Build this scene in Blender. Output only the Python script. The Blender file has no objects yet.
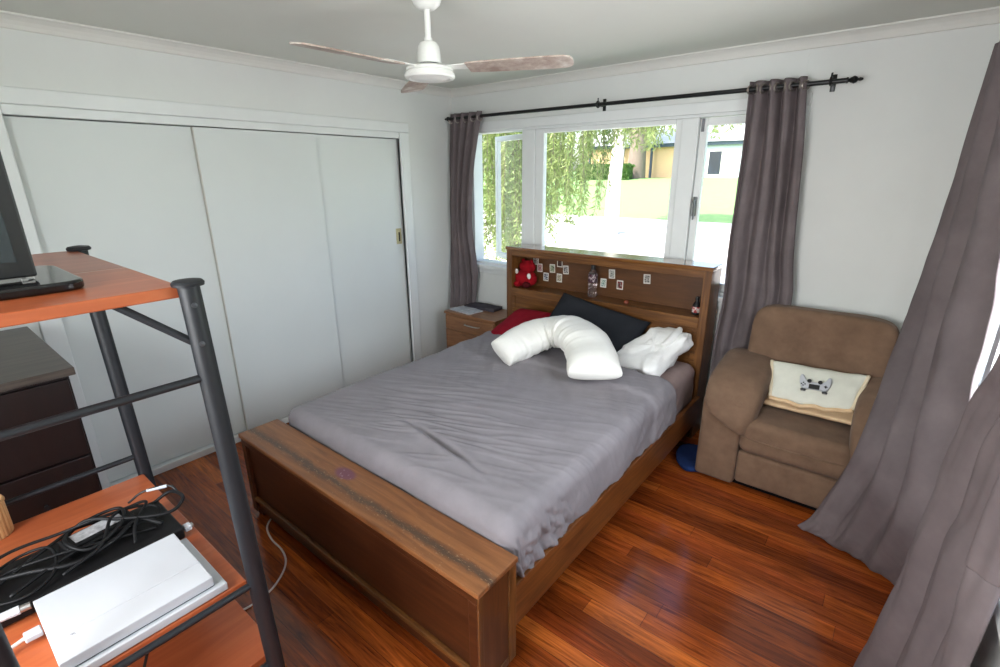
import bpy, bmesh, math, random
from math import sin, cos, pi, radians
from mathutils import Vector, Matrix, noise

S = bpy.context.scene
COL = S.collection
random.seed(7)

# ------------------------------------------------------------------ camera
cam_data = bpy.data.cameras.new('camera')
cam = bpy.data.objects.new('camera', cam_data)
COL.objects.link(cam)
cam.location = (3.3114, -3.4370, 1.7547)
cam.rotation_euler = (1.257818, 0.006887, 0.678991)
cam_data.sensor_width = 36.0
cam_data.lens = 36.0 * 493.937 / 1000.0
cam_data.clip_start = 0.02
cam_data.clip_end = 500
S.camera = cam

# ------------------------------------------------------------------ colour management
S.view_settings.view_transform = 'Standard'
S.view_settings.look = 'None'
S.view_settings.gamma = 1.0
S.view_settings.use_curve_mapping = False
S.view_settings.exposure = 0.22

# ------------------------------------------------------------------ world, sun, daylight at the right window, added front fill
W = bpy.data.worlds.new('sky')
S.world = W
W.use_nodes = True
wn = W.node_tree.nodes
wl = W.node_tree.links
wn.clear()
sky = wn.new('ShaderNodeTexSky')
sky.sky_type = 'NISHITA'
sky.sun_disc = False
sky.sun_elevation = radians(48)
sky.sun_rotation = radians(200)
sky.dust_density = 3.0
bg = wn.new('ShaderNodeBackground')
bg.inputs['Strength'].default_value = 0.55
wo = wn.new('ShaderNodeOutputWorld')
wl.new(sky.outputs[0], bg.inputs[0])
wl.new(bg.outputs[0], wo.inputs[0])

sun_d = bpy.data.lights.new('sun', 'SUN')
sun_d.energy = 8.0
sun_d.angle = radians(1.0)
sun_d.color = (1.0, 0.97, 0.9)
sun = bpy.data.objects.new('sun', sun_d)
COL.objects.link(sun)
sun.rotation_euler = Vector((0.30, 0.55, -0.78)).to_track_quat('-Z', 'Y').to_euler()
sun.location = (-10, -20, 25)


def window_light(name, loc, direction, sx, sy, power, color):
    d = bpy.data.lights.new(name, 'AREA')
    d.shape = 'RECTANGLE'
    d.size = sx
    d.size_y = sy
    d.energy = power
    d.color = color
    o = bpy.data.objects.new(name, d)
    COL.objects.link(o)
    o.location = loc
    o.rotation_euler = Vector(direction).to_track_quat('-Z', 'Z').to_euler()
    return o


window_light('daylight_right_window', (3.98, -1.68, 1.55), (-1, 0, -0.05), 2.3, 1.1, 82, (0.93, 0.97, 1.0))
window_light('fill_light_front', (2.35, -4.58, 1.55), (0.0, 1, -0.05), 1.2, 1.1, 76, (0.95, 0.98, 1.0))  # added fill lamp behind the camera, no known source there


# ------------------------------------------------------------------ materials
def lin(c):
    return c / 12.92 if c <= 0.04045 else ((c + 0.055) / 1.055) ** 2.4


def rgb(r, g, b):
    return (lin(r / 255), lin(g / 255), lin(b / 255), 1.0)


def newmat(name):
    m = bpy.data.materials.new(name)
    m.use_nodes = True
    nt = m.node_tree
    return m, nt, nt.nodes['Principled BSDF']


def coords(nt, scale=(1, 1, 1), rot=(0, 0, 0)):
    tc = nt.nodes.new('ShaderNodeTexCoord')
    mp = nt.nodes.new('ShaderNodeMapping')
    mp.inputs['Scale'].default_value = scale
    mp.inputs['Rotation'].default_value = rot
    nt.links.new(tc.outputs['Object'], mp.inputs['Vector'])
    return mp.outputs[0]


def noise_tex(nt, vec, scale, detail=4, rough=0.6, dist=0.0):
    n = nt.nodes.new('ShaderNodeTexNoise')
    n.inputs['Scale'].default_value = scale
    n.inputs['Detail'].default_value = detail
    n.inputs['Roughness'].default_value = rough
    n.inputs['Distortion'].default_value = dist
    nt.links.new(vec, n.inputs['Vector'])
    return n.outputs[0]


def ramp(nt, fac, stops):
    r = nt.nodes.new('ShaderNodeValToRGB')
    el = r.color_ramp.elements
    while len(el) < len(stops):
        el.new(0.5)
    for e, (p, c) in zip(el, stops):
        e.position = p
        e.color = c
    nt.links.new(fac, r.inputs[0])
    return r.outputs[0]


def mix(nt, a, b, fac, mode='MIX'):
    m = nt.nodes.new('ShaderNodeMix')
    m.data_type = 'RGBA'
    m.blend_type = mode
    for sock, v in ((m.inputs[6], a), (m.inputs[7], b), (m.inputs[0], fac)):
        if isinstance(v, (tuple, float, int)):
            sock.default_value = v
        else:
            nt.links.new(v, sock)
    return m.outputs[2]


def bump(nt, bsdf, height, strength, dist=0.01):
    b = nt.nodes.new('ShaderNodeBump')
    b.inputs['Strength'].default_value = strength
    b.inputs['Distance'].default_value = dist
    nt.links.new(height, b.inputs['Height'])
    nt.links.new(b.outputs[0], bsdf.inputs['Normal'])


def plain(name, col, rough=0.5, metal=0.0, var=0.06, nscale=12, bump_s=0.0, spec=0.5):
    m, nt, b = newmat(name)
    v = coords(nt)
    n = noise_tex(nt, v, nscale)
    dark = tuple(c * (1 - var) for c in col[:3]) + (1,)
    lite = tuple(min(1, c * (1 + var)) for c in col[:3]) + (1,)
    nt.links.new(ramp(nt, n, [(0.3, dark), (0.7, lite)]), b.inputs['Base Color'])
    b.inputs['Roughness'].default_value = rough
    b.inputs['Metallic'].default_value = metal
    b.inputs['Specular IOR Level'].default_value = spec
    if bump_s:
        bump(nt, b, noise_tex(nt, v, nscale * 8), bump_s, 0.003)
    return m


def fabric(name, col, col2, wscale=500, rough=0.9, nscale=6, bump_s=0.25, stretch=(1, 1, 1), sheen=0.0):
    m, nt, b = newmat(name)
    v = coords(nt, stretch)
    n = noise_tex(nt, v, nscale, 6, 0.65)
    nt.links.new(ramp(nt, n, [(0.3, col), (0.7, col2)]), b.inputs['Base Color'])
    b.inputs['Roughness'].default_value = rough
    b.inputs['Specular IOR Level'].default_value = 0.2
    b.inputs['Sheen Weight'].default_value = sheen
    bump(nt, b, noise_tex(nt, coords(nt, stretch), wscale, 2), bump_s, 0.002)
    return m


def wood(name, stops, axis, scale=9.0, rough=0.35, stretch=14.0, bump_s=0.05, spec=0.5, coat=0.0):
    m, nt, b = newmat(name)
    sc = [stretch] * 3
    sc['xyz'.index(axis)] = 1.0
    v = coords(nt, tuple(sc))
    n = noise_tex(nt, v, scale * 0.25, 8, 0.62, 1.2)
    nt.links.new(ramp(nt, n, stops), b.inputs['Base Color'])
    b.inputs['Roughness'].default_value = rough
    b.inputs['Specular IOR Level'].default_value = spec
    b.inputs['Coat Weight'].default_value = coat
    b.inputs['Coat Roughness'].default_value = 0.2
    bump(nt, b, n, bump_s, 0.004)
    return m


def glass_mat(name, tint=(1, 1, 1, 1), refl=0.08):
    m = bpy.data.materials.new(name)
    m.use_nodes = True
    nt = m.node_tree
    nt.nodes.clear()
    o = nt.nodes.new('ShaderNodeOutputMaterial')
    t = nt.nodes.new('ShaderNodeBsdfTransparent')
    t.inputs[0].default_value = tint
    g = nt.nodes.new('ShaderNodeBsdfGlossy')
    g.inputs['Roughness'].default_value = 0.01
    mx = nt.nodes.new('ShaderNodeMixShader')
    fr = nt.nodes.new('ShaderNodeLayerWeight')
    fr.inputs[0].default_value = 0.12
    pw = nt.nodes.new('ShaderNodeMath')
    pw.operation = 'MULTIPLY'
    pw.inputs[1].default_value = 0.5
    nt.links.new(fr.outputs['Facing'], pw.inputs[0])
    nt.links.new(pw.outputs[0], mx.inputs[0])
    nt.links.new(t.outputs[0], mx.inputs[1])
    nt.links.new(g.outputs[0], mx.inputs[2])
    nt.links.new(mx.outputs[0], o.inputs[0])
    return m


M = {}
M['wall'] = plain('wall_paint', rgb(220, 222, 219), 0.75, var=0.02, nscale=3, bump_s=0.04)
M['ceil'] = plain('ceiling_paint', rgb(216, 218, 210), 0.85, var=0.02, nscale=2)
M['cornice'] = plain('cornice_paint', rgb(220, 219, 213), 0.6, var=0.02, nscale=8)
M['trim'] = plain('gloss_white_trim', rgb(226, 229, 228), 0.35, var=0.02, nscale=8)
M['closet'] = plain('closet_door_paint', rgb(217, 222, 220), 0.5, var=0.02, nscale=2)
M['closet_edge'] = plain('closet_edge_paint', rgb(205, 203, 195), 0.5, var=0.02)
M['brass'] = plain('aged_brass', rgb(196, 186, 150), 0.4, 0.6, 0.1, 60)
M['dark_hole'] = plain('dark_recess', rgb(38, 34, 24), 0.7)
M['glass'] = glass_mat('window_glass')
M['steel'] = plain('brushed_steel', rgb(190, 190, 186), 0.3, 0.9, 0.05, 40)
M['latch'] = plain('dull_grey_metal', rgb(120, 122, 122), 0.4, 0.6, 0.1, 40)
M['chrome'] = plain('chrome', rgb(225, 225, 225), 0.15, 1.0, 0.02)
M['eyelet'] = plain('dull_pewter', rgb(150, 142, 136), 0.35, 0.9, 0.1)
M['bolt'] = plain('dull_bolt', rgb(84, 84, 88), 0.35, 0.7)
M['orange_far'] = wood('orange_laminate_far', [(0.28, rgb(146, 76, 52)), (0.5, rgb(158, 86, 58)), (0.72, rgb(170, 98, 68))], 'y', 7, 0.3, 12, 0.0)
M['black_metal'] = plain('black_painted_metal', rgb(20, 23, 28), 0.5, 0.0, 0.15, 40, 0.05)
M['rod'] = plain('black_rod', rgb(16, 17, 18), 0.35, 0.2, 0.1, 30)
M['fan_white'] = plain('fan_enamel', rgb(232, 233, 228), 0.3, 0, 0.03)
M['fan_groove'] = plain('fan_dark_groove', rgb(40, 40, 42), 0.5)


def floor_mat():
    m, nt, b = newmat('polished_hardwood_boards')
    v = coords(nt)
    sp_ = nt.nodes.new('ShaderNodeSeparateXYZ')
    nt.links.new(v, sp_.inputs[0])

    def mth(op, a_, b_):
        k = nt.nodes.new('ShaderNodeMath')
        k.operation = op
        for i, x in enumerate((a_, b_)):
            if isinstance(x, (int, float)):
                k.inputs[i].default_value = x
            elif x is not None:
                nt.links.new(x, k.inputs[i])
        return k.outputs[0]
    row = mth('FLOOR', mth('DIVIDE', sp_.outputs[1], 0.082), None)
    wn_ = nt.nodes.new('ShaderNodeTexWhiteNoise')
    wn_.noise_dimensions = '1D'
    nt.links.new(row, wn_.inputs['W'])
    cb = nt.nodes.new('ShaderNodeCombineXYZ')
    nt.links.new(mth('ADD', sp_.outputs[0], mth('MULTIPLY', wn_.outputs[0], 3.1)), cb.inputs[0])
    nt.links.new(sp_.outputs[1], cb.inputs[1])
    br = nt.nodes.new('ShaderNodeTexBrick')
    br.inputs['Color1'].default_value = (0, 0, 0, 1)
    br.inputs['Color2'].default_value = (1, 1, 1, 1)
    br.inputs['Mortar'].default_value = (0.5, 0.5, 0.5, 1)
    br.inputs['Scale'].default_value = 1.0
    br.inputs['Mortar Size'].default_value = 0.0007
    br.inputs['Brick Width'].default_value = 2.9
    br.inputs['Row Height'].default_value = 0.082
    br.offset = 0.0
    nt.links.new(cb.outputs[0], br.inputs['Vector'])
    base = ramp(nt, br.outputs[0], [(0.0, rgb(112, 52, 22)), (0.3, rgb(148, 74, 30)), (0.55, rgb(172, 90, 36)),
                                    (0.8, rgb(140, 66, 30)), (1.0, rgb(196, 112, 48))])
    g = noise_tex(nt, coords(nt, (0.75, 13, 1)), 2.6, 9, 0.66, 2.6)
    gr = ramp(nt, g, [(0.32, (0.34, 0.27, 0.24, 1)), (0.46, (0.80, 0.76, 0.72, 1)), (0.58, (1.1, 1.06, 0.98, 1)), (0.70, (1.6, 1.55, 1.35, 1))])
    c = mix(nt, base, gr, 1.0, 'MULTIPLY')
    g2 = noise_tex(nt, coords(nt, (0.5, 5, 1)), 1.7, 5, 0.6, 0.5)
    c = mix(nt, c, ramp(nt, g2, [(0.3, (0.6, 0.55, 0.55, 1)), (0.65, (1.15, 1.12, 1.1, 1))]), 1.0, 'MULTIPLY')
    c = mix(nt, c, rgb(38, 16, 9), br.outputs[1])
    nt.links.new(c, b.inputs['Base Color'])
    sc = noise_tex(nt, coords(nt, (1, 1, 1)), 7, 6, 0.7)
    rr = ramp(nt, sc, [(0.3, (0.09, 0.09, 0.09, 1)), (0.75, (0.20, 0.20, 0.20, 1))])
    nt.links.new(rr, b.inputs['Roughness'])
    b.inputs['Specular IOR Level'].default_value = 0.5
    hb = nt.nodes.new('ShaderNodeMath')
    hb.operation = 'MULTIPLY_ADD'
    hb.inputs[1].default_value = -1.0
    nt.links.new(br.outputs[1], hb.inputs[0])
    nt.links.new(noise_tex(nt, coords(nt, (2, 6, 1)), 3, 3), hb.inputs[2])
    bump(nt, b, hb.outputs[0], 0.08, 0.004)
    return m


M['floor'] = floor_mat()
BW = [(0.28, rgb(66, 38, 16)), (0.5, rgb(102, 64, 29)), (0.72, rgb(132, 87, 43))]
M['bed_x'] = wood('bed_wood_lengthways', BW, 'x')
M['bed_y'] = wood('bed_wood_rail', [(0.28, rgb(80, 44, 18)), (0.5, rgb(112, 66, 30)), (0.72, rgb(136, 84, 42))], 'y')
M['bed_z'] = wood('bed_wood_upright', BW, 'z')
M['bed_gloss'] = wood('bed_wood_glossy_top', [(0.28, rgb(84, 50, 24)), (0.5, rgb(112, 72, 36)), (0.72, rgb(138, 92, 48))], 'x', rough=0.16, coat=0.9, bump_s=0.01)
M['bed_mid'] = wood('bed_wood_end_panel', [(0.28, rgb(60, 32, 14)), (0.5, rgb(84, 48, 22)), (0.72, rgb(106, 64, 30))], 'z')
M['bed_dark'] = wood('bed_wood_dark_panel', [(0.28, rgb(52, 25, 12)), (0.5, rgb(68, 35, 17)), (0.72, rgb(84, 46, 22))], 'x')
M['bed_back'] = wood('bed_back_panel', [(0.28, rgb(80, 50, 26)), (0.5, rgb(92, 58, 31)), (0.72, rgb(104, 68, 38))], 'x', stretch=8)
M['night'] = wood('bedside_walnut', [(0.28, rgb(102, 66, 40)), (0.5, rgb(132, 90, 58)), (0.72, rgb(156, 112, 76))], 'x')


def worn_top():
    m, nt, b = newmat('worn_footboard_top')
    v = coords(nt, (1, 14, 14))
    n = noise_tex(nt, v, 2.2, 8, 0.62, 1.0)
    c = ramp(nt, n, [(0.28, rgb(98, 60, 34)), (0.5, rgb(126, 80, 46)), (0.72, rgb(148, 98, 58))])
    sep = nt.nodes.new('ShaderNodeSeparateXYZ')
    tc = nt.nodes.new('ShaderNodeTexCoord')
    nt.links.new(tc.outputs['Object'], sep.inputs[0])

    def math_(op, a, bv=None, cv=None):
        k = nt.nodes.new('ShaderNodeMath')
        k.operation = op
        for i, x in enumerate((a, bv, cv)):
            if x is None:
                continue
            if isinstance(x, (int, float)):
                k.inputs[i].default_value = x
            else:
                nt.links.new(x, k.inputs[i])
        return k.outputs[0]
    wob = noise_tex(nt, coords(nt, (3, 3, 3)), 2.0, 4)
    dy = math_('ABSOLUTE', math_('ADD', sep.outputs[1], math_('MULTIPLY_ADD', wob, 0.04, 2.44)))
    band = ramp(nt, math_('ADD', math_('MULTIPLY', dy, 14.0), math_('MULTIPLY', noise_tex(nt, coords(nt, (8, 30, 8)), 3, 6, 0.75), 0.7)),
                [(0.42, (1, 1, 1, 1)), (0.72, (0, 0, 0, 1))])
    c = mix(nt, c, rgb(66, 52, 42), math_('MULTIPLY', band, 0.85))
    chips = ramp(nt, math_('ADD', noise_tex(nt, coords(nt, (10, 24, 10)), 6, 6, 0.75), math_('MULTIPLY', dy, -0.9)),
                 [(0.585, (0, 0, 0, 1)), (0.63, (1, 1, 1, 1))])
    c = mix(nt, c, rgb(176, 150, 118), math_('MULTIPLY', chips, 0.75))
    # purple paint smudge
    px = math_('MULTIPLY', math_('ADD', sep.outputs[0], -1.58), 9.0)
    py = math_('MULTIPLY', math_('ADD', sep.outputs[1], 2.395), 18.0)
    rr = math_('SQRT', math_('ADD', math_('MULTIPLY', px, px), math_('MULTIPLY', py, py)))
    pm = ramp(nt, math_('ADD', rr, math_('MULTIPLY', wob, 0.6)), [(0.75, (1, 1, 1, 1)), (1.15, (0, 0, 0, 1))])
    c = mix(nt, c, rgb(104, 58, 84), math_('MULTIPLY', pm, 0.8))
    sp2 = ramp(nt, noise_tex(nt, coords(nt, (40, 40, 40)), 1.6, 4, 0.7), [(0.60, (0, 0, 0, 1)), (0.66, (1, 1, 1, 1))])
    c = mix(nt, c, rgb(186, 166, 176), math_('MULTIPLY', math_('MULTIPLY', sp2, pm), 0.7))
    nt.links.new(c, b.inputs['Base Color'])
    b.inputs['Roughness'].default_value = 0.38
    bump(nt, b, n, 0.06, 0.004)
    return m


M['worn'] = worn_top()
M['sheet'] = fabric('grey_bed_sheet', rgb(132, 127, 131), rgb(146, 141, 145), 900, 0.85, 5, 0.15)
M['fitted'] = fabric('mauve_grey_fitted_sheet', rgb(140, 120, 117), rgb(156, 136, 132), 900, 0.85, 5, 0.15)
M['mattress'] = fabric('mattress_ticking', rgb(200, 198, 196), rgb(215, 213, 210), 600)
M['curtain'] = fabric('taupe_grey_curtain', rgb(98, 89, 90), rgb(116, 106, 107), 700, 0.8, 5, 0.2, sheen=0.0)
M['white_cloth'] = fabric('white_pillow_cotton', rgb(232, 230, 222), rgb(243, 241, 234), 700, 0.9, 5, 0.15)
M['towel'] = fabric('white_towelling', rgb(232, 231, 228), rgb(244, 243, 240), 300, 0.95, 9, 0.5)
M['charcoal'] = fabric('charcoal_pillow_cotton', rgb(31, 33, 38), rgb(40, 42, 47), 700, 0.9, 5, 0.2)
M['red_cloth'] = fabric('crimson_cotton', rgb(118, 5, 26), rgb(138, 10, 33), 500, 0.85, 6, 0.2)
M['red_plush'] = fabric('red_plush', rgb(128, 8, 20), rgb(160, 16, 30), 260, 0.95, 20, 0.6)
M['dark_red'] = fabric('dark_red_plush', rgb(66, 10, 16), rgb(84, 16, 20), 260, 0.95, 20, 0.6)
M['plush_white'] = fabric('white_plush', rgb(220, 214, 206), rgb(236, 230, 222), 260, 0.95, 20, 0.6)
M['chair'] = fabric('brown_corduroy_velour', rgb(106, 83, 66), rgb(128, 102, 82), 420, 0.85, 9, 0.35, (1, 1, 1), 0.08)
M['cream'] = fabric('pale_cream_fleece', rgb(214, 214, 200), rgb(228, 228, 214), 300, 0.95, 8, 0.4)
M['cream_edge'] = fabric('warm_cream_fleece', rgb(222, 206, 176), rgb(232, 218, 190), 300, 0.95, 12, 0.4)
M['beige'] = fabric('peach_beige_fleece', rgb(224, 188, 146), rgb(236, 206, 166), 300, 0.95, 12, 0.4)
M['navy'] = fabric('navy_blue_towelling', rgb(22, 38, 76), rgb(30, 50, 96), 200, 0.95, 12, 0.6)
M['grey_cloth'] = fabric('dark_grey_folded_cloth', rgb(62, 58, 64), rgb(80, 76, 82), 500, 0.9, 12, 0.3)
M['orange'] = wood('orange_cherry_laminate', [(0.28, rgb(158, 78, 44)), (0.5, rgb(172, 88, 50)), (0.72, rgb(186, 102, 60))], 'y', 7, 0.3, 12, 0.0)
M['espresso'] = wood('espresso_veneer_top', [(0.28, rgb(58, 50, 45)), (0.5, rgb(74, 65, 58)), (0.72, rgb(92, 82, 74))], 'y', 10, 0.4, 16, 0.03)
M['espresso_front'] = wood('espresso_front', [(0.28, rgb(20, 9, 8)), (0.5, rgb(26, 12, 10)), (0.72, rgb(33, 16, 13))], 'z', 8, 0.4, 12, 0.02)
M['black_plastic'] = plain('black_plastic', rgb(20, 20, 22), 0.4, 0, 0.15, 30)
M['gap_shade_black'] = plain('gap_shade_black', rgb(14, 13, 12), 0.95, 0, 0.1, 30, 0, 0.1)
M['cable_black'] = plain('black_cable_sheath', rgb(14, 14, 15), 0.55, 0, 0.1, 30, 0, 0.3)
M['gloss_black'] = plain('gloss_black_glass', rgb(14, 15, 17), 0.08, 0, 0.05)
M['screen'] = plain('dark_screen', rgb(40, 48, 50), 0.12, 0, 0.05)
M['white_plastic'] = plain('white_plastic', rgb(190, 193, 197), 0.4, 0, 0.01)
M['grey_plastic'] = plain('grey_plastic', rgb(120, 122, 126), 0.5, 0, 0.05)
M['seam_grey'] = plain('pale_grey_line', rgb(196, 198, 202), 0.5)
M['white_cable'] = plain('white_cable', rgb(222, 210, 200), 0.5)
M['label'] = plain('silver_label', rgb(176, 176, 178), 0.4, 0.2, 0.35, 70)
M['bamboo'] = wood('bamboo_slats', [(0.28, rgb(176, 124, 74)), (0.5, rgb(206, 158, 104)), (0.72, rgb(226, 184, 132))], 'z', 30, 0.5, 20, 0.1)
M['card_white'] = plain('card_white_border', rgb(226, 222, 212), 0.5, 0, 0.03)
M['paper'] = plain('printed_paper', rgb(170, 172, 178), 0.6, 0, 0.3, 30)


def picture_mat(name, a, bcol, c):
    m, nt, b = newmat(name)
    n = noise_tex(nt, coords(nt), 55, 2)
    nt.links.new(ramp(nt, n, [(0.38, a), (0.5, bcol), (0.62, c)]), b.inputs['Base Color'])
    b.inputs['Roughness'].default_value = 0.4
    return m


def leaf_mat(name, c1, c2):
    m, nt, b = newmat(name)
    n = noise_tex(nt, coords(nt), 3.0, 4)
    nt.links.new(ramp(nt, n, [(0.35, c1), (0.65, c2)]), b.inputs['Base Color'])
    b.inputs['Roughness'].default_value = 0.6
    out = nt.nodes['Material Output']
    tr = nt.nodes.new('ShaderNodeBsdfTranslucent')
    tr.inputs[0].default_value = tuple(min(1, x * 1.3) for x in c2[:3]) + (1,)
    mx = nt.nodes.new('ShaderNodeMixShader')
    mx.inputs[0].default_value = 0.4
    nt.links.new(b.outputs[0], mx.inputs[1])
    nt.links.new(tr.outputs[0], mx.inputs[2])
    nt.links.new(mx.outputs[0], out.inputs[0])
    return m


# ------------------------------------------------------------------ mesh helpers
class MB:
    def __init__(self):
        self.v = []
        self.f = []
        self.curvy = False

    def raw(self, vs, fs, mat=None):
        o = len(self.v)
        for p in vs:
            p = Vector(p)
            self.v.append(mat @ p if mat else p)
        for f in fs:
            self.f.append(tuple(i + o for i in f))
        return self

    def box(self, x0, x1, y0, y1, z0, z1, b=0.0, seg=2, mat=None):
        bm = bmesh.new()
        bmesh.ops.create_cube(bm, size=1.0)
        for v in bm.verts:
            v.co = Vector(((x0 + x1) / 2 + v.co.x * (x1 - x0), (y0 + y1) / 2 + v.co.y * (y1 - y0), (z0 + z1) / 2 + v.co.z * (z1 - z0)))
        if b > 0:
            bmesh.ops.bevel(bm, geom=list(bm.edges), offset=b, segments=seg, profile=0.5, affect='EDGES')
        bm.verts.index_update()
        self.raw([v.co.copy() for v in bm.verts], [[v.index for v in f.verts] for f in bm.faces], mat)
        bm.free()
        return self

    def tube(self, pts, r, n=8, closed=False, cap=True):
        self.curvy = True
        pts = [Vector(p) for p in pts]
        N = len(pts)
        rad = r if isinstance(r, (list, tuple)) else [r] * N
        tang = []
        for i in range(N):
            a = pts[(i - 1) % N] if (closed or i > 0) else pts[i]
            c = pts[(i + 1) % N] if (closed or i < N - 1) else pts[i]
            t = (c - a)
            tang.append(t.normalized() if t.length > 1e-9 else Vector((0, 0, 1)))
        up = Vector((0, 0, 1)) if abs(tang[0].z) < 0.9 else Vector((1, 0, 0))
        nrm = (up - tang[0] * up.dot(tang[0])).normalized()
        vs, fs = [], []
        for i in range(N):
            nrm = (nrm - tang[i] * nrm.dot(tang[i])).normalized()
            bi = tang[i].cross(nrm)
            for k in range(n):
                a = 2 * pi * k / n
                vs.append(pts[i] + (nrm * cos(a) + bi * sin(a)) * rad[i])
        for i in range(N if closed else N - 1):
            j = (i + 1) % N
            for k in range(n):
                fs.append((i * n + k, i * n + (k + 1) % n, j * n + (k + 1) % n, j * n + k))
        if cap and not closed:
            fs.append(tuple(range(n - 1, -1, -1)))
            fs.append(tuple((N - 1) * n + k for k in range(n)))
        return self.raw(vs, fs)

    def lathe(self, prof, c=(0, 0, 0), n=24, mat=None):
        self.curvy = True
        vs, fs = [], []
        for r, z in prof:
            for k in range(n):
                a = 2 * pi * k / n
                vs.append((c[0] + r * cos(a), c[1] + r * sin(a), c[2] + z))
        m = len(prof)
        for i in range(m - 1):
            for k in range(n):
                fs.append((i * n + k, i * n + (k + 1) % n, (i + 1) * n + (k + 1) % n, (i + 1) * n + k))
        fs.append(tuple(range(n - 1, -1, -1)))
        fs.append(tuple((m - 1) * n + k for k in range(n)))
        return self.raw(vs, fs, mat)

    def prism(self, poly, axis, a0, a1, mat=None):
        """poly: 2-D outline in the two other axes (cyclic order), extruded along axis."""
        n = len(poly)

        def p(q, a):
            if axis == 'x':
                return (a, q[0], q[1])
            if axis == 'y':
                return (q[0], a, q[1])
            return (q[0], q[1], a)
        vs = [p(q, a0) for q in poly] + [p(q, a1) for q in poly]
        fs = [(i, (i + 1) % n, n + (i + 1) % n, n + i) for i in range(n)]
        fs += [tuple(range(n - 1, -1, -1)), tuple(range(n, 2 * n))]
        return self.raw(vs, fs, mat)

    def grid(self, nu, nv, fn, cu=False):
        self.curvy = True
        vs = []
        for j in range(nv + 1):
            for i in range(nu if cu else nu + 1):
                vs.append(fn(i / nu, j / nv))
        w = nu if cu else nu + 1
        fs = []
        for j in range(nv):
            for i in range(nu):
                a = j * w + i
                b = j * w + (i + 1) % w
                fs.append((a, b, b + w, a + w))
        return self.raw(vs, fs)

    def ellipsoid(self, c, r, e1=1.0, e2=1.0, nu=28, nv=16, mat=None, warp=None):
        self.curvy = True
        def sp(x, e):
            return math.copysign(abs(x) ** e, x)
        vs, fs = [], []
        for j in range(nv + 1):
            ph = -pi / 2 + pi * j / nv
            for i in range(nu):
                th = 2 * pi * i / nu
                p = Vector((r[0] * sp(cos(ph), e1) * sp(cos(th), e2), r[1] * sp(cos(ph), e1) * sp(sin(th), e2), r[2] * sp(sin(ph), e1)))
                if warp:
                    p = warp(p)
                p = (mat @ p if mat else p) + Vector(c)
                vs.append(p)
        for j in range(nv):
            for i in range(nu):
                fs.append((j * nu + i, j * nu + (i + 1) % nu, (j + 1) * nu + (i + 1) % nu, (j + 1) * nu + i))
        return self.raw(vs, fs)

    def build(self, name, mat, parent=None, angle=35, label=None, kind=None, solid=0.0, offset=0.0, sub=0):
        me = bpy.data.meshes.new(name)
        me.from_pydata([tuple(v) for v in self.v], [], self.f)
        bm = bmesh.new()
        bm.from_mesh(me)
        bmesh.ops.remove_doubles(bm, verts=bm.verts, dist=1e-5)
        bmesh.ops.recalc_face_normals(bm, faces=bm.faces)
        bm.to_mesh(me)
        bm.free()
        flat = not self.curvy and angle <= 36
        for p in me.polygons:
            p.use_smooth = not flat
        if angle < 180 and not flat:
            me.set_sharp_from_angle(angle=radians(angle))
        me.materials.append(mat)
        o = bpy.data.objects.new(name, me)
        COL.objects.link(o)
        if parent is not None:
            o.parent = parent
            pm = Matrix.Translation(parent.location) if parent.type == 'EMPTY' else None
            if pm is None:
                o.matrix_parent_inverse = Matrix.Identity(4)
                if parent.get('_off') is None:
                    pass
            else:
                o.matrix_parent_inverse = pm.inverted()
        if label:
            o['label'] = label
        if kind:
            o['kind'] = kind
        if sub:
            sm = o.modifiers.new('subdivision', 'SUBSURF')
            sm.levels = sub
            sm.render_levels = sub
        if solid:
            sm = o.modifiers.new('thickness', 'SOLIDIFY')
            sm.thickness = solid
            sm.offset = offset
        return o


def thing(name, label, cat, loc, group=None, kind=None):
    o = bpy.data.objects.new(name, None)
    COL.objects.link(o)
    o.empty_display_size = 0.1
    o.location = loc
    o['label'] = label
    o['category'] = cat
    if group:
        o['group'] = group
    if kind:
        o['kind'] = kind
    return o


def tag(o, label, cat, group=None, kind=None):
    o['label'] = label
    o['category'] = cat
    if group:
        o['group'] = group
    if kind:
        o['kind'] = kind
    return o


def struct(o):
    o['kind'] = 'structure'
    return o


def nz(x, y, z=0.0):
    return noise.noise(Vector((x, y, z)))


def interp(keys, t):
    """Catmull-Rom through keys (t, Vector)."""
    n = len(keys)
    i = 0
    while i < n - 2 and t > keys[i + 1][0]:
        i += 1
    t0, p1 = keys[i]
    t1, p2 = keys[i + 1]
    p0 = keys[i - 1][1] if i > 0 else p1 * 2 - p2
    p3 = keys[i + 2][1] if i < n - 2 else p2 * 2 - p1
    s = (t - t0) / (t1 - t0)
    return 0.5 * ((2 * p1) + (p2 - p0) * s + (2 * p0 - 5 * p1 + 4 * p2 - p3) * s * s + (3 * p1 - p0 - 3 * p2 + p3) * s ** 3)


# ================================================================== SETTING
RX, FY, H = 3.63, -4.25, 2.45      # right wall, front wall, ceiling height
mb = MB().box(-0.15, RX + 0.15, FY - 0.15, 0.15, -0.12, 0.0)
struct(mb.build('floor', M['floor']))
mb = MB().box(-0.15, RX + 0.15, FY - 0.15, 0.15, H, H + 0.12)
struct(mb.build('ceiling', M['ceil']))

# back wall with window opening
bx0, bx1, bz0, bz1 = 0.20, 2.71, 0.955, 2.115
mb = MB()
mb.box(-0.15, bx0, 0.0, 0.13, 0, H).box(bx1, RX + 0.15, 0.0, 0.13, 0, H)
mb.box(bx0, bx1, 0.0, 0.13, 0, bz0).box(bx0, bx1, 0.0, 0.13, bz1, H)
struct(mb.build('wall_back', M['wall']))
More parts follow.
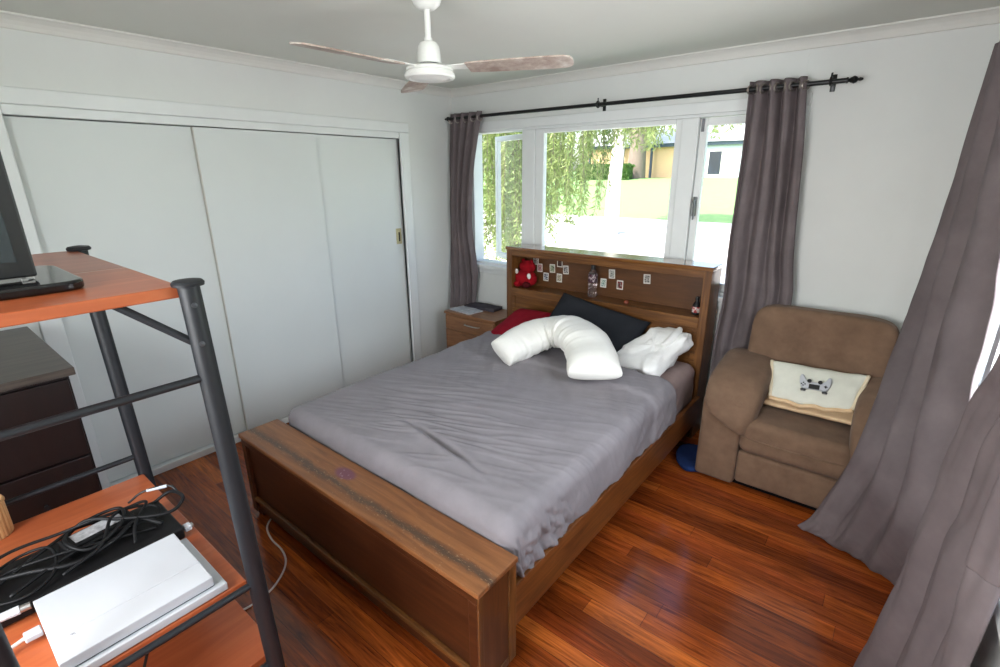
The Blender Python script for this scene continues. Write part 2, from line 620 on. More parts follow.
# right wall with window opening
ry0, ry1 = -2.82, -0.68
mb = MB()
mb.box(RX, RX + 0.13, ry1, 0.0, 0, H).box(RX, RX + 0.13, FY, ry0, 0, H)
mb.box(RX, RX + 0.13, ry0, ry1, 0, bz0).box(RX, RX + 0.13, ry0, ry1, bz1, H)
struct(mb.build('wall_right', M['wall']))
# front wall (behind the viewer), opening added to let fill light in
mb = MB()
mb.box(-0.15, 1.70, FY - 0.13, FY, 0, H).box(3.00, RX + 0.15, FY - 0.13, FY, 0, H)
mb.box(1.70, 3.00, FY - 0.13, FY, 0, bz0).box(1.70, 3.00, FY - 0.13, FY, bz1, H)
struct(mb.build('wall_front', M['wall']))
# left wall with closet opening
cy0, cy1, ch = -2.955, -0.628, 2.075
mb = MB()
mb.box(-0.10, 0.0, cy1, 0.0, 0, H).box(-0.10, 0.0, FY, cy0, 0, H).box(-0.10, 0.0, cy0, cy1, ch, H)
mb.box(-0.16, -0.12, FY, 0.0, 0, H)
struct(mb.build('wall_left', M['wall']))

# cornices
cove = [(0.0, 0.0), (0.055, 0.0), (0.055, -0.008), (0.042, -0.013), (0.026, -0.026), (0.015, -0.042), (0.009, -0.057), (0.0, -0.060)]
mb = MB().prism([(x, H + z) for x, z in cove], 'y', FY, 0.0)
struct(mb.build('trim_1', M['cornice'], angle=25))
mb = MB().prism([(-x, H + z) for x, z in cove], 'x', 0.0, RX)
struct(mb.build('trim_2', M['cornice'], angle=25))
mb = MB().prism([(RX - x, H + z) for x, z in cove], 'y', FY, 0.0)
struct(mb.build('trim_3', M['cornice'], angle=25))
# wall sheet joint above the right curtain
mb = MB().box(2.716, 2.722, -0.0015, 0.0, bz1 + 0.09, H - 0.06)
struct(mb.build('trim_4', M['wall']))

# closet architrave and head track
mb = MB()
mb.box(-0.03, 0.018, cy0 - 0.09, cy1 + 0.095, ch, 2.148, 0.006)
struct(mb.build('trim_5', M['trim']))
mb = MB().box(-0.03, 0.018, cy1, cy1 + 0.095, 0, ch, 0.006)
struct(mb.build('trim_6', M['trim']))
mb = MB().box(-0.03, 0.018, cy0 - 0.09, cy0, 0, ch, 0.006)
struct(mb.build('trim_7', M['trim']))
mb = MB().box(-0.10, 0.004, cy0, cy1, 2.03, ch, 0.004)
struct(mb.build('trim_8', M['trim']))
mb = MB().box(-0.10, 0.004, cy0, cy1, 0.0, 0.045, 0.004)
struct(mb.build('trim_9', M['trim']))
# sliding closet doors
d1 = MB().box(-0.058, -0.030, cy0 + 0.004, -2.10, 0.05, 2.025, 0.003).build('door_1', M['closet'])
struct(d1)
d2 = MB().box(-0.028, -0.004, -2.154, -1.37, 0.05, 2.025, 0.003).build('door_2', M['closet'])
struct(d2)
d3 = MB().box(-0.058, -0.030, -1.42, cy1 - 0.006, 0.05, 2.025, 0.003).build('door_3', M['closet'])
struct(d3)
MB().box(-0.0285, -0.0035, -2.1565, -2.1515, 0.05, 2.025, 0.0008).build('door_edge', M['closet_edge'], d2)
MB().box(-0.0305, -0.0275, -0.70, -0.642, 1.19, 1.32, 0.001).build('pull_plate', M['brass'], d3, label='brass flush pull plate')
MB().box(-0.0300, -0.0265, -0.676, -0.660, 1.212, 1.288, 0.0005).build('pull_recess', M['dark_hole'], d3, label='dark slot of the pull')

# baseboards
def skirting(name, poly_axis, a0, a1, plane, sgn):
    pr = [(0, 0), (0.016, 0), (0.016, 0.085), (0.009, 0.10), (0, 0.10)]
    if poly_axis == 'y':
        mb = MB().prism([(plane + sgn * x, z) for x, z in pr], 'y', a0, a1)
    else:
        mb = MB().prism([(plane + sgn * x, z) for x, z in pr], 'x', a0, a1)
    struct(mb.build(name, M['trim']))


skirting('baseboard_left', 'y', cy1 + 0.096, 0.0, 0.0, 1)
skirting('baseboard_back', 'x', 0.02, RX - 0.02, 0.0, -1)
skirting('baseboard_right', 'y', FY, -0.02, RX, -1)
skirting('baseboard_front', 'x', 0.02, RX - 0.02, FY, 1)


# ---- windows
def empty_struct(name, loc):
    o = bpy.data.objects.new(name, None)
    COL.objects.link(o)
    o.location = loc
    o['kind'] = 'structure'
    return o


w1 = empty_struct('window_1', (1.48, 0.06, bz0))
mb = MB()
zi0, zi1 = bz0 + 0.03, 2.085
mb.box(bx0, bx0 + 0.035, 0.005, 0.125, zi0, zi1)          # left jamb
mb.box(bx1 - 0.035, bx1, 0.005, 0.125, zi0, zi1)
mb.box(bx0, bx1, 0.005, 0.125, zi1, bz1, 0.004)
mb.box(bx0, bx1, 0.005, 0.125, bz0, zi0, 0.004)
mb.box(0.768, 0.895, 0.0, 0.125, zi0, zi1, 0.006)                 # left mullion
mb.box(2.055, 2.165, 0.0, 0.125, zi0, zi1, 0.006)                 # right mullion
mb.build('window_frame', M['trim'], w1)
mb = MB()
mb.box(0.895, 0.972, 0.012, 0.06, zi0, zi1, 0.005).box(2.012, 2.055, 0.012, 0.06, zi0, zi1, 0.005)
mb.box(0.972, 2.012, 0.012, 0.06, 2.055, zi1, 0.005).box(0.972, 2.012, 0.012, 0.06, zi0, zi0 + 0.05, 0.005)
mb.build('fixed_sash', M['trim'], w1)
MB().box(0.970, 2.014, 0.034, 0.038, zi0 + 0.045, 2.058).build('window_pane', M['glass'], w1)
# architrave and sill inside
mb = MB()
mb.box(bx0 - 0.070, bx0 + 0.012, -0.018, 0.0, bz0 - 0.06, bz1 - 0.012, 0.003)
mb.box(bx1 - 0.012, bx1 + 0.060, -0.018, 0.0, bz0 - 0.06, bz1 - 0.012, 0.003)
mb.box(bx0 - 0.070, bx1 + 0.060, -0.018, 0.0, bz1 - 0.012, bz1 + 0.055, 0.003)
mb.build('window_architrave', M['trim'], w1)
mb = MB().box(bx0 - 0.03, bx1 + 0.03, -0.045, 0.06, bz0 - 0.02, bz0 + 0.012, 0.006)
mb.box(bx0 + 0.013, bx1 - 0.013, -0.016, 0.0, bz0 - 0.07, bz0 - 0.0205, 0.004)
mb.build('window_sill', M['trim'], w1)


def sash(x0, x1, z0, z1, y0, y1, st, mat=None):
    m = MB()
    m.box(x0, x0 + st, y0, y1, z0, z1, 0.005, 2, mat).box(x1 - st, x1, y0, y1, z0, z1, 0.005, 2, mat)
    m.box(x0 + st, x1 - st, y0, y1, z0, z0 + st * 1.15, 0.005, 2, mat).box(x0 + st, x1 - st, y0, y1, z1 - st, z1, 0.005, 2, mat)
    g = MB().box(x0 + st - 0.004, x1 - st + 0.004, (y0 + y1) / 2 - 0.002, (y0 + y1) / 2 + 0.002, z0 + st, z1 - st, 0, 2, mat)
    return m, g


# left casement, swung outwards on its right-hand hinges
ang = radians(-20)
hinge = Vector((0.772, 0.10, 0))
rotm = Matrix.Translation(hinge) @ Matrix.Rotation(ang, 4, 'Z') @ Matrix.Translation(-hinge)
ms, mg = sash(0.235, 0.772, zi0 + 0.004, zi1 - 0.015, 0.085, 0.125, 0.042, rotm)
ms.build('open_sash', M['trim'], w1)
mg.build('window_pane', M['glass'], w1)
ms, mg = sash(2.168, 2.674, zi0 + 0.004, zi1 - 0.004, 0.02, 0.062, 0.045)
rs = ms.build('closed_sash', M['trim'], w1)
mg.build('window_pane', M['glass'], w1)
mb = MB()
mb.box(2.176, 2.202, 0.006, 0.021, 1.475, 1.60, 0.004)
mb.tube([(2.189, 0.012, 1.585), (2.192, -0.025, 1.575), (2.200, -0.034, 1.545), (2.203, -0.032, 1.50), (2.198, -0.026, 1.455)], [0.008, 0.008, 0.0075, 0.0065, 0.005], 8)
mb.build('latch_handle', M['latch'], w1, label='small grey metal latch handle')
MB().box(2.178, 2.196, 0.012, 0.021, 2.0, 2.078, 0.002).build('stay_hinge', M['grey_plastic'], w1, label='grey metal hinge')

w2 = empty_struct('window_2', (RX + 0.06, -1.67, bz0))
mb = MB()
mb.box(RX + 0.005, RX + 0.12, ry0, ry0 + 0.035, bz0 + 0.03, bz1 - 0.03).box(RX + 0.005, RX + 0.12, ry1 - 0.035, ry1, bz0 + 0.03, bz1 - 0.03)
mb.box(RX + 0.005, RX + 0.12, ry0, ry1, bz1 - 0.03, bz1, 0.004).box(RX + 0.005, RX + 0.12, ry0, ry1, bz0, bz0 + 0.03, 0.004)
for y in (-1.10, -2.24):
    mb.box(RX, RX + 0.12, y - 0.05, y + 0.05, bz0 + 0.03, bz1 - 0.03)
mb.build('window_frame', M['trim'], w2)
for a, b in ((ry0 + 0.03, -2.285), (-2.195, -1.145), (-1.055, ry1 - 0.03)):
    MB().box(RX + 0.05, RX + 0.054, a, b, bz0 + 0.025, bz1 - 0.025).build('window_pane', M['glass'], w2)
mb = MB()
mb.box(RX - 0.018, RX + 0.002, ry1 - 0.01, ry1 + 0.085, bz0 - 0.06, bz1 - 0.01, 0.003).box(RX - 0.018, RX + 0.002, ry0 - 0.085, ry0 + 0.01, bz0 - 0.06, bz1 - 0.01, 0.003)
mb.box(RX - 0.018, RX + 0.002, ry0 - 0.085, ry1 + 0.085, bz1 - 0.01, bz1 + 0.075, 0.004)
mb.build('window_architrave', M['trim'], w2)
MB().box(RX - 0.045, RX + 0.06, ry0 - 0.03, ry1 + 0.03, bz0 - 0.02, bz0 + 0.012, 0.005).build('window_sill', M['trim'], w2)

w3 = empty_struct('added_window', (2.35, FY - 0.06, bz0))  # unseen window, added behind the camera to carry the fill lamp
mb = MB()
mb.box(1.70, 1.74, FY - 0.12, FY, bz0 + 0.04, bz1 - 0.04).box(2.96, 3.00, FY - 0.12, FY, bz0 + 0.04, bz1 - 0.04).box(1.70, 3.00, FY - 0.12, FY, bz0, bz0 + 0.04).box(1.70, 3.00, FY - 0.12, FY, bz1 - 0.04, bz1)
mb.box(2.32, 2.38, FY - 0.12, FY, bz0 + 0.04, bz1 - 0.04)
mb.build('window_frame', M['trim'], w3)
for a, b in ((1.735, 2.325), (2.375, 2.965)):
    MB().box(a, b, FY - 0.062, FY - 0.058, bz0 + 0.035, bz1 - 0.035).build('window_pane', M['glass'], w3)

# ================================================================== CEILING FAN
fx, fy = 1.62, -1.81
fan = thing('ceiling_fan', 'white three-bladed ceiling fan on a short rod with dusty brown-edged blades', 'ceiling fan', (fx, fy, H))
MB().lathe([(0.062, 0), (0.062, -0.012), (0.055, -0.035), (0.035, -0.052), (0.02, -0.055)], (fx, fy, H - 0.001)).build('canopy', M['fan_white'], fan)
MB().tube([(fx, fy, H - 0.05), (fx, fy, 2.265)], 0.0125, 14).lathe([(0.017, 0.03), (0.017, 0.0), (0.012, 0)], (fx, fy, 2.262), 16).build('down_rod', M['fan_white'], fan)
MB().lathe([(0.016, 0.068), (0.034, 0.063), (0.044, 0.048), (0.049, 0.018), (0.052, -0.012), (0.052, -0.016), (0.03, -0.018)], (fx, fy, 2.212), 32).build('motor_cover', M['fan_white'], fan)
MB().lathe([(0.047, 0.0), (0.047, -0.012)], (fx, fy, 2.1965), 32).build('motor_groove', M['fan_groove'], fan)
MB().lathe([(0.05, 0.012), (0.082, 0.010), (0.098, 0.002), (0.100, -0.008), (0.093, -0.0105), (0.093, -0.014), (0.104, -0.017), (0.107, -0.028), (0.102, -0.036), (0.088, -0.039), (0.080, -0.034), (0.06, -0.042), (0.02, -0.046)], (fx, fy, 2.176), 40).build('hub', M['fan_white'], fan)


def blade_mat():
    m, nt, b = newmat('dusty_fan_blade')
    n = noise_tex(nt, coords(nt), 9, 5, 0.7)
    nt.links.new(ramp(nt, n, [(0.35, rgb(140, 116, 104)), (0.52, rgb(178, 162, 150)), (0.66, rgb(214, 208, 200))]), b.inputs['Base Color'])
    b.inputs['Roughness'].default_value = 0.5
    return m


M['blade'] = blade_mat()
for angd in (-91.5, 24.5, 146.0):
    a = radians(angd)
    rm = Matrix.Translation((fx, fy, 2.175)) @ Matrix.Rotation(a, 4, 'Z') @ Matrix.Rotation(radians(-9), 4, 'X')
    out = []
    R1 = 0.605
    up = [(0.17, 0.048), (0.24, 0.056), (0.40, 0.060), (0.54, 0.062), (0.575, 0.058), (0.597, 0.044), (R1, 0.02)]
    poly = up + [(x, -y) for x, y in reversed(up)]
    bl = MB().prism(poly, 'z', -0.003, 0.003, rm).build('blade', M['blade'], fan)
    br_ = MB()
    br_.prism([(0.07, 0.02), (0.16, 0.026), (0.22, 0.040), (0.25, 0.036), (0.25, -0.036), (0.22, -0.040), (0.16, -0.026), (0.07, -0.02)], 'z', 0.003, 0.007, rm)
    br_.build('blade_arm', M['fan_white'], fan)

# ================================================================== CURTAIN RODS
def finial(m, p, d):
    d = Vector(d).normalized()
    p = Vector(p)
    rm = d.to_track_quat('Z', 'Y').to_matrix().to_4x4()
    m.lathe([(0.010, 0), (0.015, 0.004), (0.015, 0.01), (0.008, 0.014), (0.014, 0.024), (0.019, 0.036), (0.014, 0.048), (0.006, 0.054), (0.009, 0.062), (0.005, 0.074), (0.001, 0.076)], (0, 0, 0), 14, Matrix.Translation(p) @ rm)


rod1 = thing('curtain_rod', 'long black curtain rod above the window over the bed', 'curtain rod', (1.5, -0.1, 2.207))
MB().tube([(0.075, -0.1, 2.208), (2.93, -0.1, 2.202)], 0.0125, 12).build('pole', M['rod'], rod1)
m_ = MB()
finial(m_, (0.08, -0.1, 2.208), (-1, 0, 0))
m_.build('finial', M['rod'], rod1)
m_ = MB()
finial(m_, (2.925, -0.1, 2.202), (1, 0, 0))
m_.build('finial', M['rod'], rod1)
for x in (0.13, 1.493, 2.86):
    m_ = MB()
    m_.box(x - 0.012, x + 0.012, -0.006, 0.0, 2.165, 2.25, 0.002)
    m_.tube([(x, -0.004, 2.205), (x, -0.085, 2.200)], 0.007, 10)
    m_.tube([(x, -0.1 + 0.019 * cos(t), 2.206 + 0.019 * sin(t)) for t in [2 * pi * k / 16 for k in range(16)]], 0.006, 8, True)
    m_.tube([(x, -0.1, 2.222), (x, -0.1, 2.246)], 0.005, 8)
    m_.build('bracket', M['rod'], rod1)
rod2 = thing('curtain_rod', 'black curtain rod above the right-hand window at the picture edge', 'curtain rod', (3.5, -1.5, 2.207))
MB().tube([(3.5, -0.25, 2.207), (3.5, -2.95, 2.207)], 0.0125, 12).build('pole', M['rod'], rod2)
m_ = MB()
finial(m_, (3.5, -0.255, 2.207), (0, 1, 0))
m_.build('finial', M['rod'], rod2)
for y in (-0.75, -2.80):
    MB().tube([(RX, y, 2.207), (3.505, y, 2.207)], 0.007, 10).box(RX - 0.006, RX, y - 0.012, y + 0.012, 2.165, 2.25, 0.002).build('bracket', M['rod'], rod2)


# ================================================================== CURTAINS
def curtain(label, L, R, npl, amp, seed, loc, rod_axis, rings=True, wr=0.006, nv=110, flip=1, pinch=None, ampfn=None):
    Lk = [(t, Vector(p)) for t, p in L]
    Rk = [(t, Vector(p)) for t, p in R]
    root = thing('curtain', label, 'curtain', loc, 'taupe grey eyelet curtains')

    def pt(u, t):
        a, b = interp(Lk, t), interp(Rk, t)
        d = (b - a)
        h = Vector((d.x, d.y, 0)).normalized()
        n = Vector((-h.y, h.x, 0)) * flip
        drift = 0.22 * nz(u * 3 + seed, t * 1.3, seed) * min(1, t * 3)
        ph = 2 * pi * npl * (u + drift * 0.35)
        f = sin(ph) + 0.22 * sin(2 * ph + seed + 2 * t)
        A = amp * (ampfn(u, t) if ampfn else 1.0) * (0.75 + 0.5 * nz(u * 4 + seed, t * 1.7, 3.3))
        p = a.lerp(b, u) + n * f * A
        p += n * wr * (nz(u * 9 + seed, t * 7, 1.0) + 0.6 * nz(u * 22, t * 16, seed)) * min(1, t * 4)
        p += h * 0.004 * nz(u * 12, t * 9, seed + 5) * min(1, t * 3)
        if p.z < 0.006:
            p.z = 0.006 + 0.004 * (nz(u * 10, t * 10, 2) + 1)
        return p
    nu = max(90, int(npl * 22))
    m = MB().grid(nu, nv, pt)
    m.build('cloth', M['curtain'], root, 180, solid=0.004)
    if rings:
        k = int(npl * 2)
        for i in range(k + 1):
            u = min(0.985, max(0.015, i / (2 * npl)))
            c = pt(u, 0.022)
            e = 0.004
            tu = (pt(min(1, u + e), 0.022) - pt(max(0, u - e), 0.022)).normalized()
            nn = tu.cross(Vector((0, 0, 1))).normalized()
            up = Vector((0, 0, 1))
            mm = MB()
            mm.tube([c + (tu * cos(t) + up * sin(t)) * 0.022 for t in [2 * pi * q / 18 for q in range(18)]], 0.0055, 8, True)
            mm.build('eyelet', M['eyelet'], root, label='dull metal eyelet ring')
    return root


curtain('narrow taupe curtain bunched in the corner left of the window, behind the bedside table',
        [(0, (0.07, -0.10, 2.245)), (0.2, (0.035, -0.10, 1.78)), (0.42, (0.03, -0.11, 1.314)), (0.58, (0.035, -0.13, 0.976)), (0.74, (0.06, -0.17, 0.657)), (1, (0.055, -0.24, 0.012))],
        [(0, (0.43, -0.10, 2.245)), (0.2, (0.325, -0.10, 1.778)), (0.42, (0.285, -0.10, 1.328)), (0.58, (0.32, -0.09, 1.009)), (0.74, (0.31, -0.08, 0.709)), (1, (0.18, -0.07, 0.012))],
        4, 0.030, 1.7, (0.2, -0.1, 0), 'x', ampfn=lambda u, t: 1.0 if t < 0.6 else max(0.35, 1.0 - (t - 0.6) * 2.2))
curtain('wide taupe curtain hanging between the window and the brown armchair',
        [(0, (2.462, -0.10, 2.245)), (0.2, (2.468, -0.10, 1.845)), (0.45, (2.462, -0.10, 1.273)), (0.6, (2.468, -0.10, 0.961)), (0.75, (2.452, -0.10, 0.647)), (1, (2.46, -0.10, 0.012))],
        [(0, (2.748, -0.10, 2.24)), (0.2, (2.79, -0.10, 1.837)), (0.45, (2.828, -0.10, 1.306)), (0.57, (2.862, -0.10, 1.023)), (0.75, (2.84, -0.075, 0.6)), (1, (2.80, -0.07, 0.012))],
        4, 0.036, 4.2, (2.65, -0.1, 0), 'x', ampfn=lambda u, t: 1.0 if t < 0.5 else max(0.42, 1.0 - (t - 0.5) * 1.6))
curtain('taupe curtain draped over one arm of the brown armchair, hem trailing on the floor',
        [(0, (3.50, -0.30, 2.245)), (0.24, (3.463, -0.31, 1.535)), (0.50, (3.412, -0.40, 0.965)), (0.68, (3.350, -0.765, 0.60)), (0.80, (3.302, -0.79, 0.38)), (0.92, (3.215, -0.82, 0.10)), (1, (3.166, -0.82, 0.010))],
        [(0, (3.50, -1.15, 2.245)), (0.24, (3.545, -1.27, 1.60)), (0.45, (3.560, -1.40, 1.17)), (0.6, (3.565, -1.52, 0.85)), (0.75, (3.56, -1.48, 0.51)), (0.90, (3.565, -1.12, 0.10)), (1, (3.575, -0.96, 0.010))],
        3, 0.066, 8.1, (3.5, -0.7, 0), 'y', wr=0.009, flip=-1, ampfn=lambda u, t: (1.0 if t < 0.6 else max(0.12, 1.0 - (t - 0.6) * 2.3)) * (1.0 if u < 0.6 else 1.0 - (u - 0.6) * 1.7))
curtain('taupe curtain nearest the viewer at the right-hand picture edge',
        [(0, (3.53, -2.20, 2.245)), (0.32, (3.535, -2.08, 1.485)), (0.44, (3.53, -1.92, 1.226)), (0.62, (3.515, -1.81, 0.844)), (0.73, (3.515, -1.73, 0.616)), (0.92, (3.49, -1.56, 0.15)), (1, (3.475, -1.555, 0.010))],
        [(0, (3.53, -2.50, 2.245)), (0.5, (3.565, -2.335, 1.128)), (0.6, (3.565, -2.32, 0.95)), (1, (3.565, -2.28, 0.010))],
        2.5, 0.036, 12.6, (3.5, -2.2, 0), 'y', wr=0.008, flip=-1)

# ================================================================== BED
bed = thing('bed', 'dark brown wooden bed frame with shelf headboard and deep boxed footboard', 'bed', (1.64, -1.4, 0))
hb = MB()
hx0, hx1, hy0, hy1, hz = 0.804, 2.430, -0.252, -0.050, 1.192
hb.box(hx0 + 0.055, hx1 - 0.05, -0.068, hy1, 0.10, hz - 0.027)
head = hb.build('headboard', M['bed_back'], bed)
MB().box(hx0, hx0 + 0.055, hy0, hy1, 0, hz - 0.026, 0.003).build('upright', M['bed_z'], head)
MB().box(hx1 - 0.05, hx1, hy0, hy1, 0, hz - 0.026, 0.003).build('upright', M['bed_z'], head)
MB().box(hx0 - 0.006, hx1 + 0.006, hy0 - 0.008, hy1, hz - 0.026, hz, 0.005).build('headboard_top', M['bed_gloss'], head)
MB().box(hx0 + 0.055, hx1 - 0.05, hy0 + 0.002, hy0 + 0.024, 1.120, hz - 0.027, 0.002).build('top_rail', M['bed_x'], head)
MB().box(hx0 + 0.055, hx1 - 0.05, hy0 + 0.004, -0.068, 0.835, 0.858, 0.002).build('shelf', M['bed_x'], head)
MB().box(hx0 + 0.055, hx1 - 0.05, hy0 + 0.001, hy0 + 0.024, 0.79, 0.8575, 0.003).build('shelf_rail', M['bed_x'], head)
m_ = MB().box(hx0 + 0.055, hx1 - 0.05, hy0 + 0.010, hy0 + 0.028, 0.12, 0.789, 0.001)
m_.box(hx0 + 0.055, hx0 + 0.085, hy0 + 0.003, hy0 + 0.011, 0.12, 0.789, 0.002).box(hx1 - 0.08, hx1 - 0.05, hy0 + 0.003, hy0 + 0.011, 0.12, 0.789, 0.002)
m_.build('headboard_panel', M['bed_x'], head)

X0, X1, Y0, Y1, ZT = 0.830, 2.479, -2.530, -2.317, 0.488
fb = MB()
fb.box(X0 + 0.012, X1 - 0.014, Y0 + 0.022, Y1 - 0.012, 0.03, ZT - 0.022, 0.002)
foot = fb.build('footboard', M['bed_dark'], bed)
MB().box(X0, X1, Y0, Y1, ZT - 0.022, ZT, 0.004).build('footboard_top', M['worn'], foot)
m_ = MB()
m_.box(X0 + 0.008, X1 - 0.010, Y0 + 0.006, Y0 + 0.023, 0.432, ZT - 0.022, 0.003)
m_.box(X0 + 0.008, X0 + 0.05, Y0 + 0.006, Y0 + 0.023, 0.03, 0.433, 0.003).box(X1 - 0.052, X1 - 0.010, Y0 + 0.006, Y0 + 0.023, 0.03, 0.433, 0.003)
m_.build('front_moulding', M['bed_dark'], foot)
MB().box(X0 + 0.050, X1 - 0.052, Y0 + 0.004, Y0 + 0.023, 0.100, 0.122, 0.004).build('lower_moulding', M['bed_x'], foot)
m_ = MB()
m_.box(X1 - 0.0145, X1 - 0.005, Y0 + 0.007, Y0 + 0.030, 0.03, ZT - 0.022, 0.002)
m_.box(X1 - 0.0145, X1 - 0.005, Y1 - 0.045, Y1 - 0.004, 0.03, ZT - 0.022, 0.003)
m_.box(X1 - 0.0145, X1 - 0.006, Y0 + 0.030, Y1 - 0.045, 0.03, 0.06, 0.002)
m_.build('end_moulding', M['bed_z'], foot)
MB().box(X1 - 0.0145, X1 - 0.0105, Y0 + 0.030, Y1 - 0.045, 0.06, ZT - 0.022).build('end_panel', M['bed_mid'], foot)
for x in (X0 + 0.04, X1 - 0.05):
    for y in (Y0 + 0.05, Y1 - 0.04):
        MB().box(x - 0.025, x + 0.025, y - 0.025, y + 0.025, 0.0, 0.031, 0.003).build('foot', M['bed_dark'], foot)
for xa, xb in ((0.845, 0.873), (2.425, 2.452)):
    MB().box(xa, xb, Y1 - 0.005, hy0 + 0.003, 0.135, 0.325, 0.004).build('side_rail', M['bed_y'], bed)
MB().box(0.875, 2.424, Y1, hy0, 0.17, 0.20).build('slat_base', M['bed_dark'], bed)
MB().box(1.62, 1.66, -1.32, -1.28, 0.0, 0.17).build('centre_leg', M['bed_dark'], bed)


# ---- mattress with fitted sheet
def draped(x0, x1, y0, y1, top, r, mx, my, drop, fn=None, nx=110, ny=150, y_head_drop=True, foot=True):
    """Rounded-box drape: arc-length overshoot beyond the core rectangle."""
    core = (x0 + r, x1 - r, y0 + r, y1 - (r if y_head_drop else 0))
    over = r * pi / 2 + drop
    ax0, ax1 = core[0] - over, core[1] + over
    by0, by1 = core[2] - (over if foot else 0), core[3] + (over if y_head_drop else 0)

    def f(u, v):
        sx = ax0 + (ax1 - ax0) * u
        sy = by0 + (by1 - by0) * v
        cx = min(max(sx, core[0]), core[1])
        cy = min(max(sy, core[2]), core[3])
        ex, ey = sx - cx, sy - cy
        m = math.hypot(ex, ey)
        if m < 1e-9:
            p = Vector((cx, cy, top))
            n = Vector((0, 0, 1))
        else:
            m2 = min(m, over)
            dx, dy = ex / m, ey / m
            q = min(m2, r * pi / 2)
            lat = r * sin(q / r)
            dz = r * (1 - cos(q / r)) + max(0, m2 - r * pi / 2)
            p = Vector((cx + dx * lat, cy + dy * lat, top - dz))
            k = q / r
            n = Vector((dx * sin(k), dy * sin(k), cos(k)))
        if fn:
            p = fn(p, n, sx, sy, m)
        return p
    return MB().grid(nx, ny, f)


mat_o = thing('mattress', 'thick mattress under a mauve-grey fitted sheet, set in the wooden bed frame', 'mattress', (1.64, -1.3, 0.2))
MB().box(0.895, 2.40, -2.285, -0.275, 0.20, 0.535, 0.03, 3).build('mattress_core', M['mattress'], mat_o)


def crown(x, y):
    return 0.018 * sin(pi * min(1, max(0, (x - 0.88) / 1.54))) ** 0.6


def fitted(p, n, sx, sy, m):
    w = 0.004 * nz(sx * 5, sy * 5, 1) + 0.0025 * nz(sx * 14, sy * 9, 4)
    side = max(0.0, m - 0.05)
    if side > 0:
        w += 0.010 * min(1, side * 8) * nz((sx + sy) * 9, p.z * 5, 2.0)
    p = p + n * w
    p.z += crown(p.x, p.y) * n.z
    return p


draped(0.885, 2.412, -2.292, -0.262, 0.548, 0.055, 0, 0, 0.23, fitted, 90, 120).build('fitted_sheet', M['fitted'], mat_o, 180, solid=0.003, label='mauve-grey fitted sheet')


def ridge(x):
    return 1 - abs(x) if abs(x) < 1 else 0.0


def rdg(x, y, z):
    return (1.0 - min(1.0, 1.8 * abs(nz(x, y, z)))) ** 2


def sheet_disp(p, n, sx, sy, m):
    # long diagonal tension creases running from the near corner and across the middle
    d1 = 0.93 * sx + 0.37 * sy
    c1 = -0.37 * sx + 0.93 * sy
    env = 0.5 + 0.5 * nz(sx * 1.6 + 3, sy * 1.6, 7)
    zone = math.exp(-((sx - 1.75) / 0.55) ** 2 - ((sy + 1.85) / 0.42) ** 2)
    zone2 = max(0.0, min(1.0, 0.5 + 1.6 * nz(sx * 1.3 + 8, sy * 1.3, 2.2)))
    w = 0.0040 * env * zone2 * rdg(d1 * 1.8, c1 * 15, 0.5)
    w += 0.0080 * env * zone2 * nz(d1 * 2.0 + 4, c1 * 13, 2.5)
    w += 0.0065 * (zone + 0.45 * zone2) * rdg(d1 * 3.0 + 9, c1 * 26, 4.5)
    d2 = 0.55 * sx - 0.83 * sy
    c2 = 0.83 * sx + 0.55 * sy
    e2 = max(0.0, min(1.0, (sy + 1.5) * 1.1 + 0.2))
    w += 0.0100 * e2 * nz(d2 * 2.2, c2 * 14, 9.1) + 0.0110 * e2 * zone2 * rdg(d2 * 1.8, c2 * 10, 3.1)
    w += 0.010 * nz(sx * 2.1, sy * 2.1, 5.5)
    # one clear pinch crease near the foot
    ex, ey = sx - 1.84, sy + 2.06
    al, ac = ex * 0.985 - ey * 0.17, ex * 0.17 + ey * 0.985
    w += 0.014 * math.exp(-(ac / 0.13) ** 2) * math.exp(-(al / 0.36) ** 2)
    w -= 0.028 * math.exp(-(ac / 0.017) ** 2) * math.exp(-(al / 0.20) ** 2)
    w += 0.010 * math.exp(-((ac + 0.03) / 0.022) ** 2) * math.exp(-(al / 0.24) ** 2)
    # turned-back top edge
    ed = sy - (-1.06 + 0.10 * sin((sx - 1.2) * 2.0))
    if sx > 1.2:
        w += 0.014 / (1 + math.exp(-max(-40, min(40, ed / 0.008)))) * min(1, (sx - 1.2) * 3)
    side = max(0.0, m - 0.05)
    if side > 0:
        k = min(1, side * 7)
        if sx > 2.3:
            near = math.exp(-((sy + 2.13) / 0.24) ** 2)
            w += k * (0.012 * nz(sy * 6, p.z * 3, 1) + near * (0.034 * nz(sy * 22 + p.z * 16, p.z * 14, 3) + 0.016 * nz(sy * 48, p.z * 30, 8)))
            w += 0.012 * k
        else:
            w += k * 0.006 * nz(sy * 6, p.z * 3, 1)
    p = p + n * w
    p.z += crown(p.x, p.y) * max(0.0, n.z)
    if p.y < -2.20 and sx > 0.9 and m > 0.0 and sy < -2.25:
        p.y = max(p.y, -2.308)
    return p


